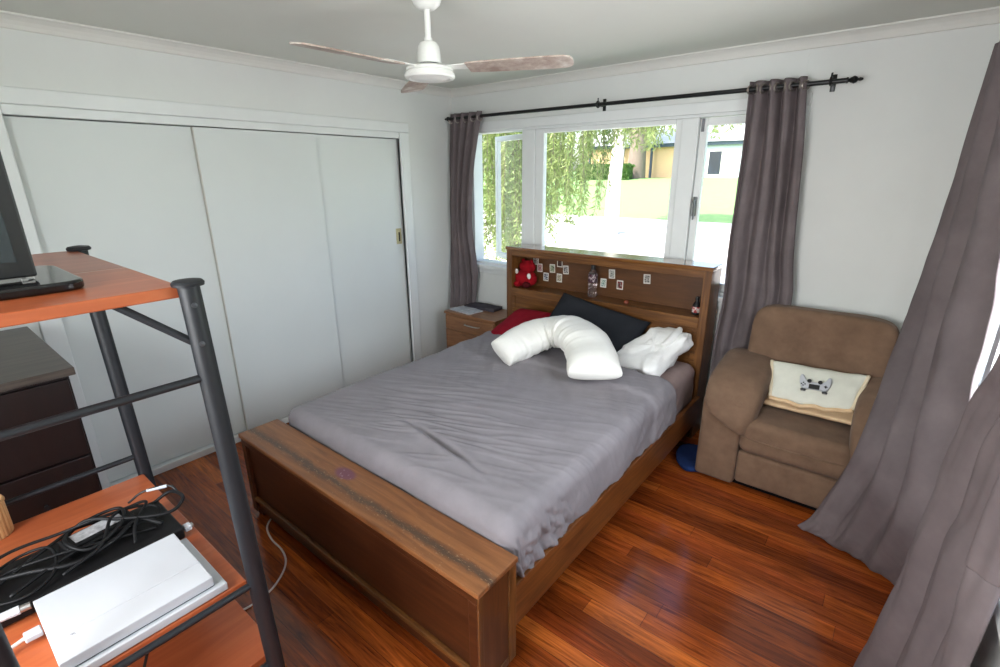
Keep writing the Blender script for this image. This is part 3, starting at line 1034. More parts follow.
def sheet_f():
    x0, x1, y0, y1, r, drop, top = 0.874, 2.426, -2.302, -0.66, 0.06, 0.205, 0.560
    core = (x0 + r, x1 - r, y0 + r, y1)
    mb = MB()

    def f(u, v):
        lb = 0.0
        # hem hangs a little lower at the right-hand side, ragged
        dr = drop
        over = r * pi / 2 + dr
        sx = core[0] - over + (core[1] - core[0] + 2 * over) * u
        yh = -0.60 - 0.12 * max(0, min(1, (sx - 0.9) / 1.2))
        sy = core[2] - over + (yh - core[2] + over) * v
        cx = min(max(sx, core[0]), core[1])
        cy = max(sy, core[2])
        ex, ey = sx - cx, sy - cy
        m = math.hypot(ex, ey)
        if sx > core[1]:
            lim = over - 0.035 + 0.03 * nz(sy * 5, 1.0, 4.4) + 0.015 * nz(sy * 19, 2.0, 4.4)
        else:
            lim = over
        if m < 1e-9:
            p = Vector((cx, cy, top))
            n = Vector((0, 0, 1))
        else:
            m2 = min(m, lim)
            dx, dy = ex / m, ey / m
            q = min(m2, r * pi / 2)
            lat = r * sin(q / r)
            dz = r * (1 - cos(q / r)) + max(0, m2 - r * pi / 2)
            p = Vector((cx + dx * lat, cy + dy * lat, top - dz))
            k = q / r
            n = Vector((dx * sin(k), dy * sin(k), cos(k)))
        return sheet_disp(p, n, sx, sy, m)
    mb.grid(220, 300, f)
    return mb


sh = sheet_f().build('bed_sheet', M['sheet'], None, 180, solid=0.003, offset=1.0)
tag(sh, 'crumpled grey top sheet spread over the mattress', 'sheet')


# ---- pillows
def pillow_mb(w, h, t, mat, seed=0, nx=40, ny=30, corner=0.06, wr=0.008, sag=0.0):
    def side(sgn):
        def f(u, v):
            a, b = 2 * u - 1, 2 * v - 1
            # pulled-in edges with pointed corners
            x = a * w / 2 * (1 - corner * (1 - b * b) * a * a)
            y = b * h / 2 * (1 - corner * (1 - a * a) * b * b)
            k = (max(0, 1 - a ** 4) * max(0, 1 - b ** 4)) ** 0.42
            z = sgn * t / 2 * k
            e = (1 - a * a) * (1 - b * b)
            r = max(abs(a), abs(b))
            z += wr * (nz(x * 6 + seed, y * 6, seed) + 0.5 * nz(x * 17, y * 17, seed + 2)) * min(1, (1 - r) * 6)
            z -= sag * a * a
            return mat @ Vector((x, y, z))
        return f
    m = MB()
    m.grid(nx, ny, side(1))
    m.grid(nx, ny, side(-1))
    return m


def frame(c, ux, uy):
    ux = Vector(ux).normalized()
    uy = Vector(uy)
    uy = (uy - ux * uy.dot(ux)).normalized()
    un = ux.cross(uy)
    m = Matrix(((ux.x, uy.x, un.x, c[0]), (ux.y, uy.y, un.y, c[1]), (ux.z, uy.z, un.z, c[2]), (0, 0, 0, 1)))
    return m


p_ = pillow_mb(0.42, 0.42, 0.12, frame((1.150, -0.50, 0.628), (1, -0.15, 0.08), (0.1, 0.85, 0.34)), 3).build('cushion', M['red_cloth'], None, 180)
tag(p_, 'crimson red cushion at the bedside-table end of the headboard', 'cushion')
p_ = pillow_mb(0.72, 0.52, 0.15, frame((1.690, -0.455, 0.660), (0.96, -0.02, -0.150), (0.10, 0.66, 0.60)), 8).build('pillow', M['charcoal'], None, 180)
tag(p_, 'charcoal pillow leaning on the headboard behind the curved white pillow', 'pillow')

# boomerang pillow: swept ellipse along a bent spine
sp = [(1.440, -1.120, 0.655), (1.462, -0.947, 0.682), (1.533, -0.78, 0.722), (1.676, -0.72, 0.752), (1.833, -0.78, 0.738), (1.965, -0.896, 0.700), (2.085, -1.060, 0.660)]
keys = [(i / 6, Vector(p)) for i, p in enumerate(sp)]


def v_pillow():
    def f(u, v):
        t = v
        c = interp(keys, t)
        e = 0.01
        tg = (interp(keys, min(1, t + e)) - interp(keys, max(0, t - e))).normalized()
        lat = tg.cross(Vector((0, 0, 1))).normalized()
        up = lat.cross(tg).normalized()
        a = 2 * pi * u
        q0 = min(1.0, t / 0.38)
        roll = radians(38) * (1 - q0 * q0 * (3 - 2 * q0))
        lat, up = lat * cos(roll) - up * sin(roll), up * cos(roll) + lat * sin(roll)
        endk = min(1.0, min(t, 1 - t) / 0.10)
        prof = math.sqrt(max(0.0, 1 - (1 - endk) ** 2))
        q = min(1.0, t / 0.42)
        rl = 0.098 + 0.052 * q * q * (3 - 2 * q) + 0.006 * t
        ru = 0.024 + 0.058 * prof + 0.016 * sin(pi * t)
        ca, sa = cos(a), sin(a)
        ex = 0.38 + 0.42 * prof
        p = c + lat * (math.copysign(abs(ca) ** ex, ca) * rl) + up * (math.copysign(abs(sa) ** (0.5 + 0.4 * prof), sa) * ru)
        inner = max(0.0, ca)
        w = 0.007 * nz(t * 9, u * 5, 2) + 0.020 * (inner + 0.25) * math.exp(-((t - 0.45) / 0.28) ** 2) * nz(t * 40, u * 1.5, 5)
        p += (lat * ca + up * sa) * w
        return p
    m = MB().grid(44, 100, f, cu=True)
    n = 44
    m.f.append(tuple(range(n - 1, -1, -1)))
    m.f.append(tuple(100 * n + k for k in range(n)))
    return m


p_ = v_pillow().build('boomerang_pillow', M['white_cloth'], None, 60)
tag(p_, 'white V-shaped pillow lying across the head of the bed', 'pillow')


def crumple():
    mt = frame((2.20, -0.475, 0.655), (0.95, -0.28, 0.02), (0.22, 0.92, 0.34))

    def warp(p):
        w = 0.045 * nz(p.x * 9, p.y * 9, p.z * 9) + 0.022 * nz(p.x * 22, p.y * 16, p.z * 20 + 4) + 0.010 * nz(p.x * 50, p.y * 30, 1)
        return p * (1 + w / max(0.05, p.length) * 0.9)
    return MB().ellipsoid((0, 0, 0), (0.160, 0.235, 0.062), 0.55, 0.38, 96, 48, mt, warp)


p_ = crumple().build('towel', M['towel'], None, 180)
tag(p_, 'bundled white towel beside the charcoal pillow at the bed edge', 'towel')
m_ = MB()
# a folded roll on top of the bundle
m_ = MB().tube([(2.262, -0.50, 0.712), (2.285, -0.43, 0.745), (2.290, -0.35, 0.768), (2.285, -0.30, 0.776)], [0.020, 0.027, 0.026, 0.018], 16)
m_.build('fold', M['towel'], p_, 60)

# ---- things on the headboard shelf
toy = thing('plush_toy', 'small red plush toy slumped at the left end of the headboard shelf', 'soft toy', (0.93, -0.155, 0.858))
MB().ellipsoid((0.925, -0.15, 0.925), (0.105, 0.065, 0.068), 0.9, 0.9).build('body', M['red_plush'], toy, 180)
MB().ellipsoid((0.935, -0.14, 1.020), (0.074, 0.056, 0.056)).ellipsoid((0.895, -0.14, 1.066), (0.018, 0.012, 0.018), nu=14, nv=10).ellipsoid((0.975, -0.14, 1.066), (0.018, 0.012, 0.018), nu=14, nv=10).build('head', M['red_plush'], toy, 180)
MB().ellipsoid((0.862, -0.17, 0.945), (0.024, 0.024, 0.052), nu=16, nv=10).build('arm', M['dark_red'], toy, 180)
MB().ellipsoid((0.987, -0.19, 0.945), (0.024, 0.024, 0.052), nu=16, nv=10).build('arm', M['red_plush'], toy, 180)
MB().ellipsoid((0.885, -0.205, 0.884), (0.034, 0.034, 0.026), nu=16, nv=10).build('leg', M['red_plush'], toy, 180)
MB().ellipsoid((0.975, -0.205, 0.884), (0.034, 0.034, 0.026), nu=16, nv=10).build('leg', M['dark_red'], toy, 180)
MB().ellipsoid((0.866, -0.195, 0.985), (0.016, 0.01, 0.022), nu=12, nv=8).build('paw_patch', M['plush_white'], toy, 180, label='white patch')
MB().ellipsoid((0.998, -0.205, 0.958), (0.019, 0.012, 0.024), nu=12, nv=8).build('paw_patch', M['plush_white'], toy, 180, label='white patch')

bot = thing('water_bottle', 'clear plastic bottle with dark red label standing mid-shelf in the headboard', 'bottle', (1.55, -0.15, 0.858))
M['clear'] = plain('clear_plastic', rgb(214, 200, 200), 0.08, 0, 0.1, 60)
M['clear'].node_tree.nodes['Principled BSDF'].inputs['Transmission Weight'].default_value = 0.95
M['red_label'] = picture_mat('dark_red_label', rgb(72, 18, 40), rgb(40, 20, 44), rgb(170, 150, 150))
M['small_label'] = picture_mat('white_red_label', rgb(160, 30, 36), rgb(220, 214, 206), rgb(60, 46, 50))
MB().lathe([(0.030, 0), (0.034, 0.006), (0.034, 0.05), (0.031, 0.06), (0.034, 0.07), (0.034, 0.165), (0.028, 0.19), (0.014, 0.212), (0.013, 0.222)], (1.55, -0.15, 0.859), 24).build('bottle_body', M['clear'], bot)
MB().lathe([(0.0348, 0.115), (0.0352, 0.118), (0.0352, 0.172), (0.0335, 0.176)], (1.55, -0.15, 0.859), 24).build('label_band', M['red_label'], bot, label='dark red printed label')
MB().lathe([(0.0165, 0.212), (0.017, 0.216), (0.017, 0.242), (0.015, 0.246)], (1.55, -0.15, 0.859), 20).build('cap', M['black_plastic'], bot, label='dark screw cap')

db = thing('sauce_bottle', 'small dark bottle with white label at the right end of the headboard shelf', 'bottle', (2.335, -0.17, 0.858))
MB().lathe([(0.022, 0), (0.027, 0.005), (0.028, 0.05), (0.026, 0.066), (0.014, 0.082), (0.010, 0.092), (0.010, 0.100)], (2.335, -0.17, 0.859), 20).build('bottle_body', M['black_plastic'], db)
MB().lathe([(0.0284, 0.016), (0.0288, 0.018), (0.0288, 0.052), (0.0280, 0.054)], (2.335, -0.17, 0.859), 20).build('label_band', M['small_label'], db, label='white and red label')
MB().lathe([(0.012, 0.098), (0.0125, 0.1), (0.0125, 0.116), (0.011, 0.119)], (2.335, -0.17, 0.859), 16).build('cap', M['black_plastic'], db)
tr_ = MB().lathe([(0.016, 0), (0.019, 0.004), (0.018, 0.016), (0.010, 0.021), (0.004, 0.022)], (1.84, -0.17, 0.858), 16).build('trinket', plain('rusty_trinket', rgb(130, 62, 40), 0.5))
tag(tr_, 'tiny rust-coloured trinket on the shelf below the rightmost card', 'trinket')

cards = [
    (0.972, 1.066, 'card half hidden above the red plush toy', rgb(90, 40, 50), rgb(200, 190, 180), rgb(40, 30, 40)),
    (1.012, 1.010, 'pinkish picture card just right of the red plush toy, upper row', rgb(150, 90, 96), rgb(196, 150, 150), rgb(84, 50, 64)),
    (1.074, 0.942, 'dark blue and white picture card, lower row nearest the red plush toy', rgb(24, 26, 44), rgb(200, 204, 214), rgb(34, 34, 50)),
    (1.135, 1.018, 'green-tinted picture card in the upper row left of the bottle', rgb(44, 60, 40), rgb(186, 196, 164), rgb(60, 66, 48)),
    (1.204, 0.948, 'faded beige picture card in the lower row nearest the bottle on its left', rgb(120, 112, 92), rgb(196, 188, 164), rgb(90, 90, 84)),
    (1.204, 1.070, 'dark brown card high up under the headboard top rail', rgb(54, 34, 30), rgb(90, 60, 44), rgb(30, 22, 24)),
    (1.262, 1.020, 'card with a dark figure, nearest the bottle in the upper row', rgb(28, 28, 40), rgb(176, 170, 166), rgb(50, 44, 50)),
    (1.598, 0.957, 'white card with a teal picture just right of the bottle', rgb(86, 128, 120), rgb(214, 220, 210), rgb(110, 140, 130)),
    (1.664, 1.034, 'pale grey picture card above and right of the bottle', rgb(126, 130, 122), rgb(208, 208, 198), rgb(90, 92, 88)),
    (1.734, 0.960, 'red and black picture card in the lower row right of the bottle', rgb(150, 40, 34), rgb(24, 18, 20), rgb(214, 190, 180)),
    (1.939, 1.030, 'lone grey picture card furthest right on the headboard back', rgb(80, 78, 76), rgb(190, 186, 178), rgb(60, 56, 54)),
]
for i, (x, z, lab, a, b, c) in enumerate(cards):
    tilt = Matrix.Translation((x, -0.0690, z)) @ Matrix.Rotation(radians(random.uniform(-4, 4)), 4, 'Y')
    cd = thing('picture_card', lab, 'card', (x, -0.068, z), 'picture cards stuck to the headboard back')
    MB().box(-0.025, 0.025, -0.0006, 0.0006, -0.034, 0.034, 0, 2, tilt).build('card_border', M['card_white'], cd)
    MB().box(-0.019, 0.019, -0.0012, -0.0005, -0.026, 0.027, 0, 2, tilt).build('picture', picture_mat('card_picture', a, b, c), cd, label='printed picture')

# ================================================================== BEDSIDE TABLE
nt_ = thing('bedside_table', 'brown wooden bedside table in the corner left of the bed', 'bedside table', (0.5, -0.22, 0))
MB().box(0.215, 0.792, -0.395, -0.045, 0.04, 0.560, 0.002).build('carcass', M['night'], nt_)
MB().box(0.205, 0.797, -0.408, -0.040, 0.560, 0.582, 0.004).build('top', M['night'], nt_)
MB().box(0.225, 0.782, -0.375, -0.06, 0.0, 0.04).build('plinth', M['bed_dark'], nt_)
for z0, z1 in ((0.425, 0.548), (0.250, 0.417), (0.055, 0.242)):
    dr = MB().box(0.222, 0.786, -0.408, -0.394, z0, z1, 0.003).build('drawer', M['night'], nt_)
    zc = (z0 + z1) / 2 + 0.012
    MB().tube([(0.46, -0.406, zc), (0.468, -0.424, zc), (0.50, -0.430, zc), (0.59, -0.430, zc), (0.622, -0.424, zc), (0.63, -0.406, zc)], 0.0055, 10).build('handle', M['steel'], dr, label='silver bow handle')


def sheet_stack(name, x0, x1, y0, y1, z, t, mat, rot, seed, amp=0.006):
    c = Vector(((x0 + x1) / 2, (y0 + y1) / 2, 0))
    rm = Matrix.Translation(c) @ Matrix.Rotation(rot, 4, 'Z') @ Matrix.Translation(-c)

    def f(u, v):
        x, y = x0 + (x1 - x0) * u, y0 + (y1 - y0) * v
        return rm @ Vector((x, y, z + t + amp * (nz(x * 8 + seed, y * 8, seed) + 0.7)))

    def g(u, v):
        x, y = x0 + (x1 - x0) * u, y0 + (y1 - y0) * v
        return rm @ Vector((x, y, z + 0.0005))
    m = MB().grid(14, 12, f)
    m.grid(14, 12, g)
    # side walls
    per = [(i / 14, 0) for i in range(15)] + [(1, j / 12) for j in range(1, 13)] + [(1 - i / 14, 1) for i in range(1, 15)] + [(0, 1 - j / 12) for j in range(1, 12)]
    vs = [f(*p) for p in per] + [g(*p) for p in per]
    n = len(per)
    m.raw(vs, [(i, (i + 1) % n, n + (i + 1) % n, n + i) for i in range(n)])
    return m.build(name, mat, None, 50)


k_ = sheet_stack('folded_cloth', 0.27, 0.60, -0.20, -0.06, 0.582, 0.016, M['grey_cloth'], 0.08, 3, 0.012)
tag(k_, 'dark grey folded cloth at the back of the bedside table', 'cloth')
k_ = sheet_stack('magazine', 0.235, 0.50, -0.37, -0.205, 0.582, 0.008, M['paper'], -0.10, 6, 0.004)
tag(k_, 'grey printed magazine on the bedside table top', 'magazine')

# ================================================================== ARMCHAIR
ac = thing('armchair', 'brown corduroy recliner armchair against the back wall', 'armchair', (3.05, -0.40, 0))
cl, cr, cf, cb = 2.585, 3.495, -0.685, -0.185
m_ = MB().box(2.805, 3.325, cf + 0.012, -0.24, 0.045, 0.245, 0.022, 4)
m_.build('front_panel', M['chair'], ac, 40)
# seat cushion
m_ = MB().box(2.800, 3.33, cf - 0.012, -0.22, 0.25, 0.445, 0.05, 6)
for i, v in enumerate(m_.v):
    if v.z > 0.40:
        v.z += 0.022 * (1 - ((v.x - 3.05) / 0.27) ** 2) * 0.8
    v.z += 0.004 * nz(v.x * 12, v.y * 12, v.z * 9)
m_.build('seat_cushion', M['chair'], ac, 60)
mm = MB()
mm.tube([(2.81, cf - 0.006, 0.352), (2.93, cf - 0.015, 0.346), (3.05, cf - 0.015, 0.344), (3.18, cf - 0.015, 0.347), (3.295, cf - 0.006, 0.352)], 0.006, 8)
mm.build('seat_piping', M['chair'], ac, 180)


def arm_body(xa, xb):
    m = MB()
    m.box(xa, xb, cf, cb + 0.06, 0.022, 0.53, 0.025, 4)
    for v in m.v:
        v.x += 0.0
        if v.z > 0.4:
            v.z += 0.02 * (1 - ((v.x - (xa + xb) / 2) / 0.12) ** 2)
    return m


def arm_pad(cx, sgn):
    m = MB()
    hx = 0.150

    def warp(p):
        # droops over the front of the arm, fuller in the middle, higher at the back
        t = (p.y + 0.285) / 0.57          # 0 front .. 1 back
        p = p.copy()
        p.z *= (0.85 + 0.25 * sin(pi * min(1, max(0, t))))
        if t < 0.35:
            k = (0.35 - t) / 0.35
            p.z -= 0.085 * k * k
            p.x -= sgn * 0.0 * k
        p.z += 0.098 * t
        sx = min(1.0, max(0.0, 0.5 + 0.5 * sgn * p.x / hx))   # 0 outer edge .. 1 inner edge
        if p.z < 0.03:
            p.z -= (0.03 - p.z) * (0.95 * sx - 0.45)
        p.z -= 0.020 * sx * (1 - t)
        w = 0.006 * nz(p.x * 10, p.y * 10, p.z * 10) + 0.004 * nz(p.x * 25, p.y * 8, 3)
        return p * (1 + w * 4)
    m.ellipsoid((cx, -0.425, 0.540), (0.150, 0.295, 0.092), 0.62, 0.45, 64, 40, None, warp)
    return m


arm_body(cl, 2.805).build('arm', M['chair'], ac, 50)
arm_pad(2.722, 1).build('arm_pad', M['chair'], ac, 180)
arm_body(3.325, cr + 0.03).build('arm', M['chair'], ac, 50)
arm_pad(3.432, -1).build('arm_pad', M['chair'], ac, 180)


def chair_back():
    mt = Matrix.Rotation(radians(-5), 4, 'X')

    def warp(p):
        w = 0.008 * nz(p.x * 6, p.y * 6, p.z * 6)
        p = p.copy()
        if p.z < -0.02:
            p.y -= 0.02 * abs(p.z) / 0.3
        return p * (1 + w)
    return MB().ellipsoid((3.045, -0.172, 0.725), (0.358, 0.088, 0.272), 0.32, 0.32, 72, 44, mt, warp)


chair_back().build('backrest', M['chair'], ac, 180)
m_ = MB().box(2.72, 3.37, -0.15, -0.085, 0.05, 0.80, 0.02, 3)
m_.build('back_frame', M['chair'], ac, 50)
MB().box(2.66, 3.46, cf + 0.07, -0.16, 0.0, 0.046, 0.004).build('base_frame', M['gap_shade_black'], ac, label='base under the upholstery, blackened as a shaded gap')  # black colour stands in for the shade under the chair

# fleece pad standing in the seat
pad = thing('seat_pad', 'cream fleece pad with peach-beige border lying in the armchair seat', 'cushion', (3.06, -0.40, 0.47))


def pad_fn(u, v):
    # v: 0 front bottom .. 1 back top
    x0, x1 = 2.885 - 0.045 * v, 3.275 + 0.037 * v
    x = x0 + (x1 - x0) * u
    y = -0.470 + 0.155 * v
    z = 0.532 + 0.166 * v + (0.036 - 0.022 * v) * u
    z += 0.022 * sin(pi * u) * sin(pi * v) - 0.015 * sin(pi * u) * (1 - v)
    z += 0.008 * nz(x * 9, v * 3, 1.0) + (1 - v) ** 3 * 0.012 * nz(x * 14, 2, 3)
    return Vector((x, y, z))


def pad_surf(sg):
    def f(u, v):
        e = (max(0, 1 - (2 * u - 1) ** 6) * max(0, 1 - (2 * v - 1) ** 4)) ** 0.5
        n_ = Vector((-0.03, -0.73, 0.68))
        q = pad_fn(u, v) + n_ * (sg * 0.020 * e)
        c_ = 0.012 * (1 - (2 * v - 1) ** 2) * (1 if u > 0.5 else -1) * abs(2 * u - 1) ** 5
        q.x -= c_
        return q
    return f


MB().grid(44, 26, pad_surf(1)).grid(44, 26, pad_surf(-1)).build('pad_top', M['cream'], pad, 180)
rim = [pad_fn(u / 24, 0) for u in range(25)]
MB().tube([p + Vector((0, -0.002, -0.006)) for p in rim], 0.011, 10).build('pad_border', M['beige'], pad, 180, label='peach-beige fleece border')
for uu in (0.012, 0.988):
    MB().tube([pad_fn(uu, v / 12) for v in range(13)], 0.010, 10).build('pad_border', M['cream_edge'], pad, 180, label='warm cream fleece edge')


def flap_fn(u, v):
    x = 2.855 + (3.290 - 2.855) * u
    y = -0.462 + 0.012 * u + 0.12 * v
    zz = 0.472 + 0.05 * v + 0.004 * nz(x * 12, v * 3, 4)
    return Vector((x, y, zz))


MB().grid(30, 8, flap_fn).build('pad_flap', M['beige'], pad, 180, solid=0.018, offset=1.0, label='peach-beige underside flap')

# game controller on the pad
gc = thing('game_controller', 'white game controller with black sticks lying on the cream pad', 'game controller', (3.085, -0.385, 0.58))
du = (pad_fn(0.7, 0.42) - pad_fn(0.4, 0.42)).normalized()
dv = (pad_fn(0.55, 0.6) - pad_fn(0.55, 0.25)).normalized()
cpos = pad_fn(0.52, 0.40)
gm = frame(tuple(cpos + du.cross(dv) * 0.026), tuple(du), tuple(dv)) @ Matrix.Scale(0.9, 4)      # handles point up-slope
m_ = MB()
outl = [(-0.030, -0.032), (0.030, -0.032), (0.052, -0.036), (0.068, -0.028), (0.080, 0.0), (0.084, 0.036), (0.077, 0.056), (0.064, 0.052), (0.050, 0.024), (0.036, 0.014),
        (-0.036, 0.014), (-0.050, 0.024), (-0.064, 0.052), (-0.077, 0.056), (-0.084, 0.036), (-0.080, 0.0), (-0.068, -0.028), (-0.052, -0.036)]
m_.prism(outl, 'z', -0.014, 0.016, gm)
o_ = m_.build('shell', M['white_plastic'], gc, 30)
bv = o_.modifiers.new('round', 'BEVEL')
bv.width = 0.008
bv.segments = 3
MB().box(-0.028, 0.028, -0.034, -0.004, 0.0155, 0.0175, 0.001, 2, gm).build('touch_pad', M['black_plastic'], gc)
for sx in (-1, 1):
    MB().lathe([(0.006, 0.015), (0.006, 0.024), (0.012, 0.026), (0.012, 0.030), (0.008, 0.031)], (sx * 0.028, 0.010, 0), 16, gm).build('thumb_stick', M['black_plastic'], gc)
    MB().box(sx * 0.056 - 0.014, sx * 0.056 + 0.014, -0.048, -0.036, -0.008, 0.008, 0.004, 2, gm).build('trigger', M['black_plastic'], gc)
m_ = MB()
m_.box(0.049, 0.067, -0.012, -0.006, 0.0155, 0.019, 0.001, 2, gm).box(0.055, 0.061, -0.018, 0.0, 0.0155, 0.019, 0.001, 2, gm)
m_.build('direction_pad', M['black_plastic'], gc)
for dx, dy in ((0, 0.009), (0, -0.009), (0.009, 0), (-0.009, 0)):
    MB().lathe([(0.0042, 0.0155), (0.0042, 0.019), (0.003, 0.0195)], (-0.058 + dx, -0.010 + dy, 0), 12, gm).build('button', M['black_plastic'], gc)


def blue_lump():
    def warp(p):
        return p * (1 + 0.10 * nz(p.x * 14, p.y * 14, p.z * 30))
    return MB().ellipsoid((2.535, -0.53, 0.026), (0.105, 0.155, 0.026), 0.6, 0.8, 40, 20, Matrix.Rotation(radians(18), 4, 'Z'), warp)


k_ = blue_lump().build('cloth', M['navy'], None, 180)
tag(k_, 'small navy blue fabric item on the floor between bed and armchair', 'cloth')

# ================================================================== METAL TOWER DESK
tw = thing('shelf_unit', 'orange laminate shelf unit on black tubular posts in the near left corner', 'shelf unit', (1.7, -3.3, 0))
PX0, PX1, PY0, PY1 = 1.268, 2.140, -3.050, -3.505
for x, y in ((PX0, PY0), (PX1, PY0), (PX0, PY1), (PX1, PY1)):
    po = MB().tube([(x + 0.016, y + 0.030, 0.0), (x, y, 1.532)], 0.0215, 24).build('post', M['black_metal'], tw)
    MB().lathe([(0.022, 0), (0.031, 0.002), (0.032, 0.008), (0.028, 0.013), (0.012, 0.0155)], (x, y, 1.530), 24).build('post_cap', M['black_metal'], po)
    for z in (1.492, 1.405):
        if x == PX1:
            rm = Matrix.Translation((x, y, z)) @ Matrix.Rotation(radians(-8), 4, 'Z') @ Matrix.Rotation(radians(90), 4, 'Y')
            MB().lathe([(0.0058, 0.019), (0.0058, 0.0238), (0.003, 0.0248)], (0, 0, 0), 12, rm).build('bolt', M['bolt'], po, label='dull steel bolt head')
BYN = -3.62
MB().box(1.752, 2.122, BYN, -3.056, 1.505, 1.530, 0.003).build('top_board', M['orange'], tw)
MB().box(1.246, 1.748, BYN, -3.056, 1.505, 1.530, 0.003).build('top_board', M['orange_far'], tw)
MB().box(1.7482, 1.7518, BYN, -3.058, 1.506, 1.5296).build('board_joint', M['card_white'], tw, label='pale joint line between the top boards')
MB().box(1.29, 2.098, BYN, -3.042, 0.690, 0.710, 0.003).build('shelf', M['orange'], tw)
MB().box(1.29, 2.108, BYN, -3.000, 0.418, 0.440, 0.003).build('shelf', M['orange'], tw)
TB = (0.016, 0.030)          # the posts lean a little


def onpost(x, y, z):
    k = 1 - z / 1.53
    return (x + TB[0] * k, y + TB[1] * k, z)


for z in (1.322, 0.730, 0.450):
    MB().tube([onpost(PX1, PY0, z), onpost(PX1, PY1, z)], 0.0092, 14).build('rail', M['black_metal'], tw)
for z in (0.780, 0.450):
    MB().tube([onpost(PX0, PY0, z), onpost(PX0, PY1, z)], 0.0092, 14).build('rail', M['black_metal'], tw)
for y, d in ((PY0, -1), (PY1, 1)):
    MB().tube([(PX1 - 0.002, y + d * 0.005, 1.400), (PX1 - 0.045, y + d * 0.125, 1.506)], 0.0085, 10).build('brace', M['black_metal'], tw)

# television on the top
tv = thing('television', 'black flat television on a glossy black base on top of the shelf unit', 'television', (1.84, -3.5, 1.5305))


def rrect(cx, cy, hx, hy, r, n=8):
    p = []
    for qx, qy, a0 in ((1, 1, 0), (-1, 1, 90), (-1, -1, 180), (1, -1, 270)):
        for k in range(n + 1):
            a = radians(a0 + 90 * k / n)
            p.append((cx + qx * (hx - r) + r * cos(a), cy + qy * (hy - r) + r * sin(a)))
    return p


o_ = MB().prism(rrect(1.845, -3.488, 0.155, 0.30, 0.04), 'z', 1.5305, 1.551).build('base', M['gloss_black'], tv, 30)
bv = o_.modifiers.new('round', 'BEVEL')
bv.width = 0.006
bv.segments = 3
pan = MB().box(1.876, 1.912, -4.00, -3.250, 1.557, 2.02, 0.004).build('panel', M['black_plastic'], tv)
MB().box(1.9115, 1.9132, -3.98, -3.276, 1.590, 1.99).build('screen', M['screen'], pan)
MB().box(1.86, 1.90, -3.50, -3.40, 1.550, 1.560, 0.003).build('neck', M['black_plastic'], tv)
m_ = MB().box(1.890, 1.914, -3.270, -3.256, 1.5508, 1.5575, 0.002).box(1.914, 1.924, -3.278, -3.268, 1.5508, 1.556, 0.001)
m_.build('clip', M['steel'], tv, label='silver foot clip')

# white console
wc = thing('game_console', 'flat white game console on the middle shelf, front edge toward the rail', 'game console', (1.95, -3.27, 0.70))


def skew(x0, x1, y0, y1, z0, z1, b, sk):
    m = MB().box(x0, x1, y0, y1, z0, z1, b, 2)
    for v in m.v:
        t = (v.z - 0.70) / 0.055
        v.x -= sk * t
    return m


skew(1.822, 2.095, -3.425, -3.092, 0.703, 0.724, 0.002, 0.0).build('lower_body', M['white_plastic'], wc)
MB().box(1.83, 2.079, -3.418, -3.117, 0.7235, 0.7285).build('seam', M['black_plastic'], wc, label='black recessed seam')
skew(1.818, 2.083, -3.428, -3.118, 0.728, 0.755, 0.002, 0.0).build('upper_body', M['white_plastic'], wc)
MB().box(1.9995, 2.0005, -3.4285, -3.1175, 0.7535, 0.7556).build('top_line', M['seam_grey'], wc)
m_ = MB()
lx, ly = 2.008, -3.394
m_.box(lx, lx + 0.0014, ly, ly + 0.007, 0.7548, 0.7554).box(lx, lx + 0.006, ly + 0.0028, ly + 0.0040, 0.7548, 0.7554)
m_.tube([(lx + 0.004 + 0.0022 * sin(t), ly + 0.0075 + 0.002 * cos(t), 0.7552) for t in [0.4 + k * 0.45 for k in range(12)]], 0.0005, 5)
m_.build('emblem', M['grey_plastic'], wc, label='small grey emblem')

bc = thing('set_top_box', 'flat black box under tangled cables behind the white console', 'media box', (1.7, -3.28, 0.70))
MB().box(1.575, 1.795, -3.58, -3.085, 0.704, 0.742, 0.006, 3).build('case', M['cable_black'], bc)
MB().box(1.60, 1.77, -3.0865, -3.083, 0.712, 0.734, 0.001).build('front_strip', M['gloss_black'], bc)
for x in (1.60, 1.77):
    for y in (-3.55, -3.11):
        MB().lathe([(0.012, 0), (0.012, 0.0045)], (x, y, 0.7), 12).build('foot', M['black_plastic'], bc)

pb = thing('power_adapter', 'black power adapter with silver label on the black box', 'power adapter', (1.66, -3.27, 0.742))
rm = Matrix.Translation((1.655, -3.255, 0.761)) @ Matrix.Rotation(radians(8), 4, 'Z')
MB().box(-0.032, 0.032, -0.085, 0.085, -0.018, 0.018, 0.006, 3, rm).build('brick', M['cable_black'], pb)
MB().box(-0.024, 0.024, -0.06, 0.06, 0.0175, 0.0187, 0, 2, rm).build('rating_label', M['label'], pb, label='silver printed label')


def cable(name, pts, r, mat, label, seg=12, group=None, ends=None):
    K = [(i / (len(pts) - 1), Vector(p)) for i, p in enumerate(pts)]
    n = (len(pts) - 1) * seg
    c = MB().tube([interp(K, i / n) for i in range(n + 1)], r, 8).build(name, mat, None, 180)
    tag(c, label, 'cable', group)
    return c


